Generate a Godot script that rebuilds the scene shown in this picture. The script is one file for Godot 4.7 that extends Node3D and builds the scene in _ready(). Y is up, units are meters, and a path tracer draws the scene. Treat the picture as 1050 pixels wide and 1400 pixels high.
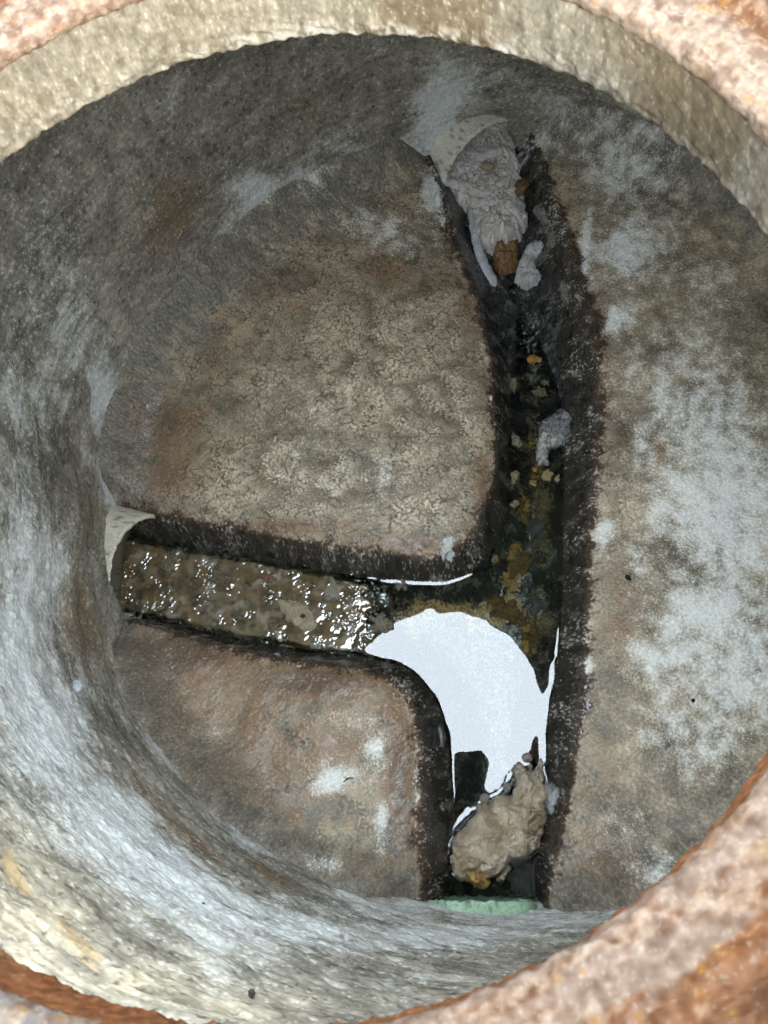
extends Node3D
# Looking straight down into a manhole: iron frame, concrete neck, eccentric cone, benching with a T of open channels.
const WALL_C := Vector2(0.03, -0.55)
const NECK_C := Vector2(-0.115, -0.228)
const FRAME_C := Vector2(-0.111, -0.206)
const FX := -0.80
const FZ := -1.44
const FS := 1.76          # the floor field is a square of this side from (FX, FZ)
const NC := 220           # coarse cells of the field
const NM := 560           # mesh cells of the floor
const NW := 1100
const NT := 1280          # texels of the floor texture
const EXPO := 17.0

var f_top := PackedFloat32Array()     # height of the floor on the mesh grid
var f_t := PackedFloat32Array()       # 0 at the water line, 1 on the bench
var f_dw_coarse := PackedFloat32Array()
var f_dw := PackedFloat32Array()      # distance to the water outline, negative inside
var n_big: FastNoiseLite
var n_mid: FastNoiseLite
var n_fine: FastNoiseLite
var n_ridge: FastNoiseLite

# ------------------------------------------------------------------ helpers
func noise(sd: int, freq: float, octaves := 4, kind := FastNoiseLite.TYPE_SIMPLEX_SMOOTH) -> FastNoiseLite:
	var n := FastNoiseLite.new()
	n.seed = sd
	n.frequency = freq
	n.noise_type = kind
	n.fractal_type = FastNoiseLite.FRACTAL_FBM if octaves > 1 else FastNoiseLite.FRACTAL_NONE
	n.fractal_octaves = octaves
	return n

func tag(o: Node, label: String, category := "", group := "", kind := "") -> Node:
	if label: o.set_meta("label", label)
	if category: o.set_meta("category", category)
	if group: o.set_meta("group", group)
	if kind: o.set_meta("kind", kind)
	return o

func put(called: String, mesh: Mesh, m: Material, parent: Node = self) -> MeshInstance3D:
	var o := MeshInstance3D.new()
	o.name = called
	o.mesh = mesh
	if m: o.material_override = m
	o.cast_shadow = GeometryInstance3D.SHADOW_CASTING_SETTING_ON
	parent.add_child(o, true)
	return o

func base(called: String, at: Vector3) -> Node3D:
	var o := Node3D.new()
	o.name = called
	o.position = at
	add_child(o, true)
	return o

func mat(c: Color, rough := 0.8, spec := 0.5) -> StandardMaterial3D:
	var m := StandardMaterial3D.new()
	m.albedo_color = c
	m.roughness = rough
	m.metallic_specular = spec
	return m

func srgb(r: float, g: float, b: float) -> Color:
	return Color(r / 255.0, g / 255.0, b / 255.0)

func lin(r: float, g: float, b: float) -> Color:
	return srgb(r, g, b).srgb_to_linear()

# an indexed mesh out of grids of points; normals are averaged from the faces
func mesh_of(v: PackedVector3Array, idx: PackedInt32Array, col := PackedColorArray(), uv := PackedVector2Array(), uv2 := PackedVector2Array()) -> ArrayMesh:
	var nor := PackedVector3Array()
	nor.resize(v.size())
	for i in range(0, idx.size(), 3):
		var a := idx[i]
		var b := idx[i + 1]
		var c := idx[i + 2]
		var n := (v[c] - v[a]).cross(v[b] - v[a])
		nor[a] += n
		nor[b] += n
		nor[c] += n
	for i in nor.size():
		nor[i] = nor[i].normalized()
	return mesh_with(v, idx, nor, col, uv, uv2)

func mesh_with(v: PackedVector3Array, idx: PackedInt32Array, nor: PackedVector3Array, col := PackedColorArray(), uv := PackedVector2Array(), uv2 := PackedVector2Array()) -> ArrayMesh:
	var a := []
	a.resize(Mesh.ARRAY_MAX)
	a[Mesh.ARRAY_VERTEX] = v
	a[Mesh.ARRAY_NORMAL] = nor
	a[Mesh.ARRAY_INDEX] = idx
	if col.size(): a[Mesh.ARRAY_COLOR] = col
	if uv.size(): a[Mesh.ARRAY_TEX_UV] = uv
	if uv2.size(): a[Mesh.ARRAY_TEX_UV2] = uv2
	var m := ArrayMesh.new()
	m.add_surface_from_arrays(Mesh.PRIMITIVE_TRIANGLES, a)
	return m

# rows x cols grid; flip turns the faces over; closed joins the last column to the first
func grid_index(rows: int, cols: int, closed := false, flip := false) -> PackedInt32Array:
	var idx := PackedInt32Array()
	for r in rows - 1:
		for c in (cols if closed else cols - 1):
			var a := r * cols + c
			var b := r * cols + (c + 1) % cols
			var d := a + cols
			var e := b + cols
			if flip: idx.append_array(PackedInt32Array([a, d, b, b, d, e]))
			else: idx.append_array(PackedInt32Array([a, b, d, b, e, d]))
	return idx

func seg_dist(p: Vector2, line: Array, closed: bool) -> float:
	var best := 1e9
	var n := line.size()
	for i in (n if closed else n - 1):
		var a: Vector2 = line[i]
		var ab: Vector2 = line[(i + 1) % n] - a
		var k := clampf((p - a).dot(ab) / ab.length_squared(), 0.0, 1.0)
		best = minf(best, p.distance_squared_to(a + ab * k))
	return sqrt(best)

# Catmull-Rom through the corners of an outline
func smooth(line: Array, closed: bool, steps := 4) -> Array:
	var out := []
	var n := line.size()
	for i in (n if closed else n - 1):
		var p0: Vector2 = line[(i - 1 + n) % n] if closed or i > 0 else line[i]
		var p1: Vector2 = line[i]
		var p2: Vector2 = line[(i + 1) % n]
		var p3: Vector2 = line[(i + 2) % n] if closed or i + 2 < n else p2
		for k in steps:
			out.append(p1.cubic_interpolate(p2, p0, p3, float(k) / steps))
	if not closed: out.append(line[n - 1])
	return out

func sstep(a: float, b: float, x: float) -> float:
	var t := clampf((x - a) / (b - a), 0.0, 1.0)
	return t * t * (3.0 - 2.0 * t)

func img_of(a: PackedFloat32Array, n: int) -> Image:
	return Image.create_from_data(n, n, false, Image.FORMAT_RF, a.to_byte_array())

func resampled(a: PackedFloat32Array, n: int, to: int) -> PackedFloat32Array:
	var im := img_of(a, n)
	im.resize(to, to, Image.INTERPOLATE_CUBIC)
	return im.get_data().to_float32_array()

# a soft elliptical patch in a mask of w x h texels over the unit square (or over the floor square)
func blob(mask: PackedFloat32Array, w: int, h: int, o: Vector2, s: Vector2, cx: float, cy: float, a: float, b: float, c: float, d: float, k: float) -> void:
	if k == 0.0: return
	var det := absf(a * d - b * c)
	if det < 1e-9: return
	var ex := 1.6 * sqrt(d * d + b * b) / det
	var ey := 1.6 * sqrt(a * a + c * c) / det
	var i0 := clampi(int((cx - ex - o.x) / s.x * w), 0, w - 1)
	var i1 := clampi(int((cx + ex - o.x) / s.x * w) + 1, 0, w - 1)
	var j0 := clampi(int((cy - ey - o.y) / s.y * h), 0, h - 1)
	var j1 := clampi(int((cy + ey - o.y) / s.y * h) + 1, 0, h - 1)
	for j in range(j0, j1 + 1):
		var y := o.y + (j + 0.5) / h * s.y - cy
		for i in range(i0, i1 + 1):
			var x := o.x + (i + 0.5) / w * s.x - cx
			var p := a * x + b * y
			var q := c * x + d * y
			var r := p * p + q * q
			if r < 2.4:
				var f := exp(-1.4 * r) * k
				var at := j * w + i
				mask[at] = 1.0 - (1.0 - mask[at]) * (1.0 - f)

# ------------------------------------------------------------------ the shape of the shaft
func bump(th: float, deg: float, wide: float) -> float:
	var d := wrapf(th - deg_to_rad(deg), -PI, PI) / wide
	return exp(-d * d)

func wall_r0(th: float) -> float:
	return 0.75 - 0.05 * bump(th, -140, 0.6) + 0.05 * bump(th, -72, 0.35) - 0.034 * bump(th, 168, 0.2)

func wall_point(th: float, y: float) -> Vector3:
	var s := pow(clampf((y - 0.62) / 0.402, 0.0, 1.0), 2.2)
	var c := WALL_C.lerp(NECK_C, s)
	var r := lerpf(wall_r0(th), 0.3475, s)
	return Vector3(c.x + cos(th) * r, y, c.y + sin(th) * r)

# ------------------------------------------------------------------ the benching and its channels
func floor_fields() -> void:
	var water: Array = smooth(WATER, true, 3)
	var wp := PackedVector2Array(water)
	var lines := [smooth(BENCH_NW, false, 3), smooth(BENCH_SW, false, 3), smooth(BENCH_E, false, 3)]
	var polys := []
	for k in 3:
		var p := PackedVector2Array(lines[k])
		p.append_array(PackedVector2Array(BENCH_FAR[k]))
		polys.append(p)
	var t := PackedFloat32Array()
	var dw := PackedFloat32Array()
	var hh := PackedFloat32Array()
	t.resize(NC * NC)
	dw.resize(NC * NC)
	hh.resize(NC * NC)
	for j in NC:
		for i in NC:
			var p := Vector2(FX + (i + 0.5) / NC * FS, FZ + (j + 0.5) / NC * FS)
			var at := j * NC + i
			if p.distance_to(WALL_C) > 0.86:
				t[at] = 1.0
				dw[at] = 0.2
				hh[at] = 0.13
				continue
			var d := seg_dist(p, water, true)
			var raise := 0.047 * sstep(-0.62, -0.98, p.y)
			if Geometry2D.is_point_in_polygon(p, wp):
				dw[at] = -d
				t[at] = 0.0
				var k := clampf(d / 0.085, 0.0, 1.0)
				hh[at] = -0.05 * pow(k * (2.0 - k), 0.8) + raise - 0.02 * sstep(-0.1, 0.2, p.y)
				continue
			dw[at] = d
			var b := 1e9
			var inside := false
			for k in 3:
				b = minf(b, seg_dist(p, lines[k], false))
				inside = inside or Geometry2D.is_point_in_polygon(p, polys[k])
			if inside:
				t[at] = 1.0 + b * 10.0
				hh[at] = 0.085 + 0.012 * (1.0 - exp(-b / 0.02)) + 0.075 * b
			else:
				var q := d / (d + b)
				t[at] = q
				hh[at] = 0.085 * pow(sin(q * PI / 2.0), 1.15) + raise * (1.0 - q)
	f_t = resampled(t, NC, NM)
	f_dw = resampled(dw, NC, NM)
	f_dw_coarse = dw
	f_top = resampled(hh, NC, NM)
	for j in NM:
		for i in NM:
			var at := j * NM + i
			var x := FX + (i + 0.5) / NM * FS
			var z := FZ + (j + 0.5) / NM * FS
			var k := clampf(f_t[at], 0.0, 1.0)
			var h := f_top[at]
			h += 0.006 * n_big.get_noise_2d(x, z) * k + 0.0013 * n_mid.get_noise_2d(x, z) + 0.0008 * n_fine.get_noise_2d(x, z)
			if k < 0.02 and z < -0.55: h += 0.0035 * n_mid.get_noise_2d(x * 1.3 + 5.0, z * 1.3)
			var th := atan2(z - WALL_C.y, x - WALL_C.x)
			var gap := wall_r0(th) - Vector2(x - WALL_C.x, z - WALL_C.y).length()
			h += 0.07 * pow(sstep(0.11, -0.015, gap), 2.0) * sstep(1.0, 1.7, f_t[at])
			f_top[at] = h

func floor_height(x: float, z: float) -> float:
	var i := clampi(int((x - FX) / FS * NM), 0, NM - 1)
	var j := clampi(int((z - FZ) / FS * NM), 0, NM - 1)
	return f_top[j * NM + i]

func build_floor(m: Material) -> void:
	var names := ["channel", "concrete_bench", "concrete_bench", "concrete_bench"]
	var labels := ["dark wet T of open channels cast between the three concrete benches",
		"large pale bench with crazed cracks between the upper channel and the left branch",
		"small brown bench with white crust below the left branch channel",
		"long bench with white bloom on the right of the main channel"]
	var owner := PackedInt32Array()
	owner.resize(NM * NM)
	var nw := PackedVector2Array(smooth(BENCH_NW, false, 2))
	nw.append_array(PackedVector2Array(BENCH_FAR[0]))
	for j in NM:
		for i in NM:
			var at := j * NM + i
			var x := FX + (i + 0.5) / NM * FS
			var z := FZ + (j + 0.5) / NM * FS
			var th := atan2(z - WALL_C.y, x - WALL_C.x)
			if Vector2(x - WALL_C.x, z - WALL_C.y).length() > wall_r0(th) + 0.018: owner[at] = -1
			elif f_t[at] < 0.96: owner[at] = 0
			else:
				owner[at] = 3 if x > 0.16 + 0.16 * clampf(-z - 0.3, 0.0, 0.5) else (1 if z < -0.28 + 0.08 * (x + 0.6) else 2)
	for k in 4:
		var where := PackedInt32Array()
		where.resize(NM * NM)
		where.fill(-1)
		var v := PackedVector3Array()
		var uv := PackedVector2Array()
		var nor := PackedVector3Array()
		var idx := PackedInt32Array()
		for j in NM - 1:
			for i in NM - 1:
				if owner[j * NM + i] != k: continue
				var q := [j * NM + i, j * NM + i + 1, (j + 1) * NM + i, (j + 1) * NM + i + 1]
				for n in 4:
					var at: int = q[n]
					if where[at] < 0:
						where[at] = v.size()
						var ii := at % NM
						var jj := at / NM
						v.append(Vector3(FX + (ii + 0.5) / NM * FS, f_top[at], FZ + (jj + 0.5) / NM * FS))
						uv.append(Vector2((ii + 0.5) / NM, (jj + 0.5) / NM))
						var hx := f_top[jj * NM + mini(ii + 1, NM - 1)] - f_top[jj * NM + maxi(ii - 1, 0)]
						var hz := f_top[mini(jj + 1, NM - 1) * NM + ii] - f_top[maxi(jj - 1, 0) * NM + ii]
						nor.append(Vector3(-hx, 2.0 * FS / NM, -hz).normalized())
				idx.append_array(PackedInt32Array([where[q[0]], where[q[1]], where[q[2]], where[q[1]], where[q[3]], where[q[2]]]))
		if idx.is_empty(): continue
		tag(put(names[k], mesh_with(v, idx, nor, PackedColorArray(), uv), m), labels[k], "", "", "structure")

# ------------------------------------------------------------------ textures, computed in bands on the worker threads
var tex_chunks := []
var tex_bump := []
var tex_rough := []
var p_t: PackedFloat32Array
var p_h: PackedFloat32Array
var p_white: PackedFloat32Array
var p_brown: PackedFloat32Array
var p_tan: PackedFloat32Array
var p_rust: PackedFloat32Array
var p_w := 0
var p_hgt := 0
const BANDS := 64

func run_bands(work: Callable, w: int, h: int) -> Array:
	p_w = w
	p_hgt = h
	tex_chunks = []
	tex_bump = []
	tex_rough = []
	tex_chunks.resize(BANDS)
	tex_bump.resize(BANDS)
	tex_rough.resize(BANDS)
	var id := WorkerThreadPool.add_group_task(work, BANDS, -1, true)
	WorkerThreadPool.wait_for_group_task_completion(id)
	var col := PackedByteArray()
	var hei := PackedByteArray()
	var rou := PackedByteArray()
	for k in BANDS:
		col.append_array(tex_chunks[k])
		hei.append_array(tex_bump[k])
		rou.append_array(tex_rough[k])
	return [ImageTexture.create_from_image(Image.create_from_data(w, h, false, Image.FORMAT_RGB8, col)),
		ImageTexture.create_from_image(Image.create_from_data(w, h, false, Image.FORMAT_RF, hei)),
		ImageTexture.create_from_image(Image.create_from_data(w, h, false, Image.FORMAT_L8, rou))]

var t_big: FastNoiseLite
var t_mid: FastNoiseLite
var t_fine: FastNoiseLite
var t_grain: FastNoiseLite
var t_crack: FastNoiseLite
var t_streak: FastNoiseLite

func floor_band(band: int) -> void:
	var rows := p_hgt / BANDS
	var col := PackedByteArray()
	var hei := PackedFloat32Array()
	var rou := PackedByteArray()
	col.resize(rows * p_w * 3)
	hei.resize(rows * p_w)
	rou.resize(rows * p_w)
	for jj in rows:
		var j := band * rows + jj
		var z := FZ + (j + 0.5) / p_hgt * FS
		for i in p_w:
			var x := FX + (i + 0.5) / p_w * FS
			var at := j * p_w + i
			var big := t_big.get_noise_2d(x, z)
			var mid := t_mid.get_noise_2d(x, z)
			var fine := t_fine.get_noise_2d(x, z)
			var grain := t_grain.get_noise_2d(x, z)
			var t := minf(p_t[at], 1.6) + mid * 0.20 + fine * 0.10 + big * 0.15
			var bench := sstep(0.88, 1.08, t)
			# bench concrete
			var warp := t_mid.get_noise_2d(x * 0.4 + 21.0, z * 0.4)
			var stroke := t_streak.get_noise_2d(x * 2.2 + z * 5.0 + 0.4 * warp, z * 9.0 - x * 5.0)
			var c := Vector3(108, 98, 81) + Vector3(34, 31, 26) * big + Vector3(24, 22, 20) * mid + Vector3(32, 32, 31) * fine + Vector3(20, 19, 16) * warp + Vector3(14, 14, 13) * stroke
			var hgt := 0.45 * fine + 0.35 * mid + 0.45 * grain + 0.25 * stroke
			# a thin skin of mortar that has come off in islands
			var skin := t_mid.get_noise_2d(x * 0.62 + 40.0 + 0.02 * fine, z * 0.62) + 0.22 * fine + 0.1 * mid
			var peel := sstep(0.10, 0.15, skin) * sstep(0.20, 0.5, p_tan[at] + p_brown[at] + 0.2)
			c = c.lerp(c * Vector3(0.70, 0.66, 0.60), peel * 0.55)
			hgt -= 0.4 * peel
			var rough := 0.62 + 0.2 * mid
			c = c.lerp(Vector3(148, 138, 118) + Vector3(36, 35, 33) * fine + Vector3(14, 14, 14) * mid, clampf(p_tan[at] * (0.75 + 0.6 * mid + 0.8 * fine) * (1.0 - 0.8 * peel), 0.0, 1.0))
			var br := sstep(0.28, 0.62, p_brown[at] + 0.42 * mid + 0.30 * fine + 0.2 * warp)
			c = c.lerp(Vector3(98, 77, 57) + Vector3(30, 26, 21) * fine + Vector3(14, 11, 8) * mid, br * 0.85)
			c = c.lerp(Vector3(66, 52, 40) + Vector3(22, 18, 14) * fine, sstep(0.62, 1.0, p_brown[at] + 0.25 * mid + 0.2 * fine) * 0.75)
			rough -= 0.18 * br
			# crazing of the big bench
			var craze := sstep(-0.1, 0.35, big + 0.9 * warp + 0.4 * mid + 0.4) * sstep(0.3, 0.0, x - 0.12) * sstep(-0.28, -0.40, z)
			if craze > 0.0:
				var wx := x * (1.0 + 0.12 * big) + 0.012 * t_mid.get_noise_2d(x * 0.8 + 3.0, z * 0.8) + 0.002 * fine
				var wz := z + 0.012 * t_mid.get_noise_2d(x * 0.8, z * 0.8 + 7.0)
				var cell := t_crack.get_noise_2d(wx, wz) + 1.0
				var line := sstep(0.16, 0.02, cell + 0.1 * fine) * craze
				line *= clampf(0.75 + 1.2 * t_mid.get_noise_2d(x * 0.7, z * 0.7 + 30.0), 0.0, 1.0)
				c = c.lerp(Vector3(50, 43, 34), line * 0.75)
				hgt -= line * 1.1
			# grime that gathers in the cove at the foot of the wall
			var off := Vector2(x - WALL_C.x, z - WALL_C.y)
			var gap := wall_r0(off.angle()) - off.length() + 0.05 * mid + 0.04 * warp
			var grime := sstep(0.13, 0.0, gap)
			c = c.lerp(Vector3(78, 74, 66) + Vector3(26, 26, 25) * fine + Vector3(18, 18, 17) * mid, grime * 0.8)
			# dark pits
			var pit := sstep(0.50, 0.62, t_mid.get_noise_2d(x * 2.2 + 11.0, z * 2.2) + 0.35 * fine)
			c = c.lerp(Vector3(58, 48, 38), pit * 0.7)
			hgt -= pit * 0.5
			# white bloom: a soft body with a grainy edge
			var w := p_white[at]
			var bloom := sstep(0.22, 0.98, w * 1.05 + 0.44 * mid + 0.26 * fine + 0.16 * warp)
			var crust := sstep(0.36, 0.56, 0.50 * w + 0.55 * absf(fine) + 0.5 * grain + 0.2 * mid)
			c = c.lerp(Vector3(172, 173, 169) + Vector3(26, 25, 24) * fine, clampf(bloom * 0.9, 0.0, 1.0))
			c = c.lerp(Vector3(186, 186, 178), crust * 0.65 * clampf(0.35 + 2.0 * w, 0.0, 1.0) * (1.0 - 0.5 * bloom))
			hgt += 0.5 * crust + 0.4 * bloom
			rough = lerpf(rough, 0.95, maxf(bloom, crust))
			# grains of sand and salt
			var speck := sstep(0.52, 0.72, grain + 0.25 * fine)
			c = c.lerp(Vector3(178, 172, 156), speck * 0.45)
			hgt += speck * 0.4
			# slimed channel sides and bed
			if bench < 1.0:
				var s := t_streak.get_noise_2d(x * 3.0, z)
				var k := Vector3(43, 40, 36) + Vector3(12, 11, 10) * mid + Vector3(10, 10, 9) * fine + Vector3(14, 13, 12) * s + Vector3(10, 8, 6) * warp
				var near := sstep(1.1, 0.5, t)
				k = k.lerp(Vector3(72, 56, 43) + Vector3(20, 16, 12) * fine + Vector3(16, 14, 11) * mid, (1.0 - near) * 0.9)
				var bed := sstep(0.06, 0.0, p_t[at])
				k = k.lerp(Vector3(50, 51, 46).lerp(Vector3(36, 38, 37), sstep(-0.5, -0.7, z)) + Vector3(20, 19, 16) * mid + Vector3(18, 17, 14) * fine, bed)
				var silt := bed * sstep(0.22, 0.42, mid + 0.35 * fine + 0.15 * big)
				k = k.lerp(Vector3(104, 94, 76), silt * (0.6 - 0.35 * sstep(-0.5, -0.7, z)))
				var mud := bed * sstep(0.25, 0.7, p_brown[at] + 0.3 * mid + 0.25 * fine)
				k = k.lerp(Vector3(112, 94, 66) + Vector3(26, 24, 20) * fine + Vector3(16, 15, 12) * mid, mud * 0.85)
				var ora := sstep(0.3, 0.6, p_rust[at] + 0.30 * mid + 0.30 * fine)
				k = k.lerp(Vector3(160, 124, 66) + Vector3(38, 32, 22) * fine, ora * 0.9)
				var salt := sstep(0.46, 0.62, 0.5 * grain + 0.75 * fine + 0.45 * warp + 0.45 * mid + 0.06 * t) * (1.0 - 0.6 * bed)
				k = k.lerp(Vector3(168, 166, 158), salt * 0.8)
				k = k.lerp(Vector3(168, 172, 174), 0.9 * sstep(0.45, 0.75, w + 0.25 * mid + 0.2 * fine))
				c = k.lerp(c, bench)
				hgt = lerpf(0.7 * mid + 0.7 * fine + 0.5 * s + salt * 0.8 + 0.5 * grain, hgt, bench)
				rough = lerpf(0.22 + 0.2 * mid + 0.35 * salt, rough, bench)
			var o := (jj * p_w + i) * 3
			col[o] = clampi(int(c.x), 0, 255)
			col[o + 1] = clampi(int(c.y), 0, 255)
			col[o + 2] = clampi(int(c.z), 0, 255)
			hei[jj * p_w + i] = clampf(0.5 + 0.25 * hgt, 0.0, 1.0)
			rou[jj * p_w + i] = clampi(int(255.0 * clampf(rough, 0.12, 1.0)), 0, 255)
	tex_chunks[band] = col
	tex_bump[band] = hei.to_byte_array()
	tex_rough[band] = rou

func wall_band(band: int) -> void:
	var rows := p_hgt / BANDS
	var col := PackedByteArray()
	var hei := PackedFloat32Array()
	var rou := PackedByteArray()
	col.resize(rows * p_w * 3)
	hei.resize(rows * p_w)
	rou.resize(rows * p_w)
	for jj in rows:
		var j := band * rows + jj
		var v := (j + 0.5) / p_hgt * 1.05
		for i in p_w:
			var th := TAU * (i + 0.5) / p_w
			var px := 0.75 * cos(th)
			var pz := 0.75 * sin(th)
			var at := j * p_w + i
			var big := t_big.get_noise_3d(px, v, pz)
			var mid := t_mid.get_noise_3d(px, v, pz)
			var fine := t_fine.get_noise_3d(px, v, pz)
			var grain := t_grain.get_noise_3d(px, v, pz)
			var s := t_streak.get_noise_3d(px, v * 4.5, pz)
			var c := Vector3(102, 97, 86) + Vector3(26, 25, 23) * big + Vector3(30, 29, 27) * mid + Vector3(14, 13, 12) * s + Vector3(30, 30, 29) * fine
			var hgt := 0.5 * fine + 0.45 * grain + 0.28 * s + 0.4 * mid
			c = c.lerp(Vector3(148, 138, 116) + Vector3(34, 34, 34) * fine + Vector3(18, 18, 18) * s, clampf(p_tan[at] * (1.0 + 0.6 * mid + 0.5 * s), 0.0, 1.0))
			var pore := sstep(0.34, 0.48, t_fine.get_noise_3d(px * 0.8 + 5.0, v * 0.8, pz * 0.8))
			c *= 1.0 - 0.35 * pore
			hgt -= 0.5 * pore
			var br := sstep(0.28, 0.66, p_brown[at] + 0.25 * mid + 0.35 * s)
			c = c.lerp(Vector3(84, 70, 52) + Vector3(22, 20, 16) * fine, br * 0.85)
			var w := p_white[at]
			var bloom := sstep(0.14, 0.98, w + 0.34 * mid + 0.16 * s + 0.2 * fine + 0.2 * big)
			var crust := sstep(0.34, 0.56, 0.40 * w + 0.6 * absf(fine) + 0.5 * grain + 0.2 * s)
			c = c.lerp(Vector3(158, 161, 159) + Vector3(22, 22, 21) * fine, bloom * 0.9)
			c = c.lerp(Vector3(188, 188, 184), crust * 0.5 * (1.0 - 0.5 * bloom))
			hgt += 0.7 * crust + 0.4 * bloom
			var ora := sstep(0.2, 0.9, p_rust[at] + 0.5 * s + 0.35 * fine + 0.3 * mid)
			c = c.lerp(Vector3(142, 112, 68), ora * 0.5)
			var speck := sstep(0.50, 0.70, grain + 0.25 * fine)
			c = c.lerp(Vector3(180, 176, 164), speck * 0.5)
			var o := (jj * p_w + i) * 3
			col[o] = clampi(int(c.x), 0, 255)
			col[o + 1] = clampi(int(c.y), 0, 255)
			col[o + 2] = clampi(int(c.z), 0, 255)
			hei[jj * p_w + i] = clampf(0.5 + 0.25 * hgt, 0.0, 1.0)
			rou[jj * p_w + i] = clampi(int(255.0 * clampf(0.75 + 0.2 * mid + 0.2 * bloom, 0.3, 1.0)), 0, 255)
	tex_chunks[band] = col
	tex_bump[band] = hei.to_byte_array()
	tex_rough[band] = rou

# u runs round the neck, v along the profile from the lip (0) over the ledge to the outer rim (1)
func ring_band(band: int) -> void:
	var rows := p_hgt / BANDS
	var col := PackedByteArray()
	var hei := PackedFloat32Array()
	var rou := PackedByteArray()
	col.resize(rows * p_w * 3)
	hei.resize(rows * p_w)
	rou.resize(rows * p_w)
	for jj in rows:
		var j := band * rows + jj
		var v := (j + 0.5) / p_hgt
		for i in p_w:
			var th := TAU * (i + 0.5) / p_w
			var px := 0.32 * cos(th)
			var pz := 0.32 * sin(th)
			var big := t_big.get_noise_3d(px, v * 0.2, pz)
			var mid := t_mid.get_noise_3d(px, v * 0.2, pz)
			var fine := t_fine.get_noise_3d(px, v * 0.2, pz)
			var grain := t_grain.get_noise_3d(px, v * 0.2, pz)
			var c: Vector3
			var hgt := 0.6 * fine + 0.5 * grain + 0.4 * mid
			if v < 0.35:
				# concrete of the neck
				c = Vector3(142, 134, 117) + Vector3(26, 25, 23) * mid + Vector3(34, 33, 31) * fine + Vector3(20, 20, 19) * grain + Vector3(14, 10, 4) * big
				var damp := sstep(0.1, 0.45, big + 0.4 * mid + 0.25 * bump(th, -35, 0.5))
				c = c.lerp(Vector3(108, 95, 74) + Vector3(24, 24, 22) * fine, damp * 0.8)
				var lip := sstep(0.195, 0.16, v + 0.045 * mid + 0.02 * fine) * (0.25 + 0.75 * bump(th, -78, 0.45)) * sstep(-0.15, 0.25, mid + 0.7 * fine)
				var salt := sstep(0.42, 0.6, 0.7 * grain + 0.5 * fine + 0.25 * mid)
				c = c.lerp(Vector3(190, 189, 182), clampf(lip, 0.0, 1.0) * 0.8)
				hgt += lip
				c = c.lerp(Vector3(210, 207, 196), salt * 0.42)
				hgt += salt
				# the bottom side of the neck is stained by the frame above it
				var iron := bump(th, 72, 0.85) * sstep(0.0, 0.06, v + 0.05 * mid + 0.03)
				c = c.lerp(Vector3(150, 98, 64) + Vector3(40, 28, 18) * fine + Vector3(26, 18, 10) * mid, clampf(iron * 1.8, 0.0, 1.0))
			else:
				var zone := t_mid.get_noise_3d(px * 0.5 + 2.0, v * 0.5, pz * 0.5)
				var flake := t_fine.get_noise_3d(px * 0.5, v * 0.3, pz * 0.5)
				c = Vector3(140, 118, 102) + Vector3(24, 23, 22) * mid + Vector3(34, 33, 32) * fine + Vector3(22, 20, 18) * flake
				var edge := sstep(0.435, 0.385, v + 0.02 * mid)
				var groove := sstep(0.575, 0.62, v + 0.03 * zone) * sstep(0.80, 0.74, v)
				var ora := clampf(sstep(0.02, 0.5, big * 0.6 + 0.9 * zone) * 0.7 + edge * 0.9 + groove * 0.75, 0.0, 1.0)
				c = c.lerp(Vector3(124, 78, 48) + Vector3(34, 24, 16) * fine + Vector3(24, 16, 8) * flake, ora * 0.8)
				var pale := sstep(0.0, 0.5, zone + 0.5 * fine + 0.5 * flake + 0.5 * bump(th, -40, 0.7) - 0.5 * edge - 0.4 * groove)
				c = c.lerp(Vector3(166, 152, 134) + Vector3(30, 30, 30) * fine, pale * 0.45)
				var yel := sstep(0.38, 0.6, t_mid.get_noise_3d(px + 9.0, v * 0.4, pz) + 0.4 * fine)
				c = c.lerp(Vector3(156, 108, 46), yel * 0.5)
				var grey := bump(th, 112, 0.22) * sstep(-0.3, 0.2, mid) * sstep(0.42, 0.5, v)
				c = c.lerp(Vector3(104, 106, 108) + Vector3(34, 34, 34) * mid, grey * 0.9)
				hgt += 0.5 * pale - 0.4 * ora + 0.4 * flake
			var speck := sstep(0.36, 0.56, grain + 0.3 * fine)
			c = c.lerp(Vector3(214, 208, 194) if v < 0.35 else Vector3(184, 178, 168), speck * (0.25 if v < 0.35 else 0.4))
			var o := (jj * p_w + i) * 3
			col[o] = clampi(int(c.x), 0, 255)
			col[o + 1] = clampi(int(c.y), 0, 255)
			col[o + 2] = clampi(int(c.z), 0, 255)
			hei[jj * p_w + i] = clampf(0.5 + 0.25 * hgt, 0.0, 1.0)
			rou[jj * p_w + i] = clampi(int(255.0 * clampf(0.95 + 0.1 * mid, 0.4, 1.0)), 0, 255)
	tex_chunks[band] = col
	tex_bump[band] = hei.to_byte_array()
	tex_rough[band] = rou

func textured(t: Array, tint: float, bump_cm: float, spec := 0.5) -> StandardMaterial3D:
	var m := StandardMaterial3D.new()
	m.albedo_texture = t[0]
	m.albedo_color = Color(tint, tint, tint).linear_to_srgb()
	m.roughness_texture = t[2]
	m.roughness_texture_channel = BaseMaterial3D.TEXTURE_CHANNEL_RED
	m.roughness = 1.0
	m.metallic_specular = spec
	m.heightmap_enabled = true
	m.heightmap_texture = t[1]
	m.heightmap_scale = bump_cm
	return m

func blank(n: int) -> PackedFloat32Array:
	var a := PackedFloat32Array()
	a.resize(n)
	return a

const FO := Vector2(FX, FZ)
const FSS := Vector2(FS, FS)
const ONE := Vector2(1, 1)

func fl(mask: PackedFloat32Array, a: float, b: float, c: float, d: float, e: float, f: float, g: float) -> void:
	blob(mask, 400, 400, FO, FSS, a, b, c, d, e, f, g)

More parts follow.
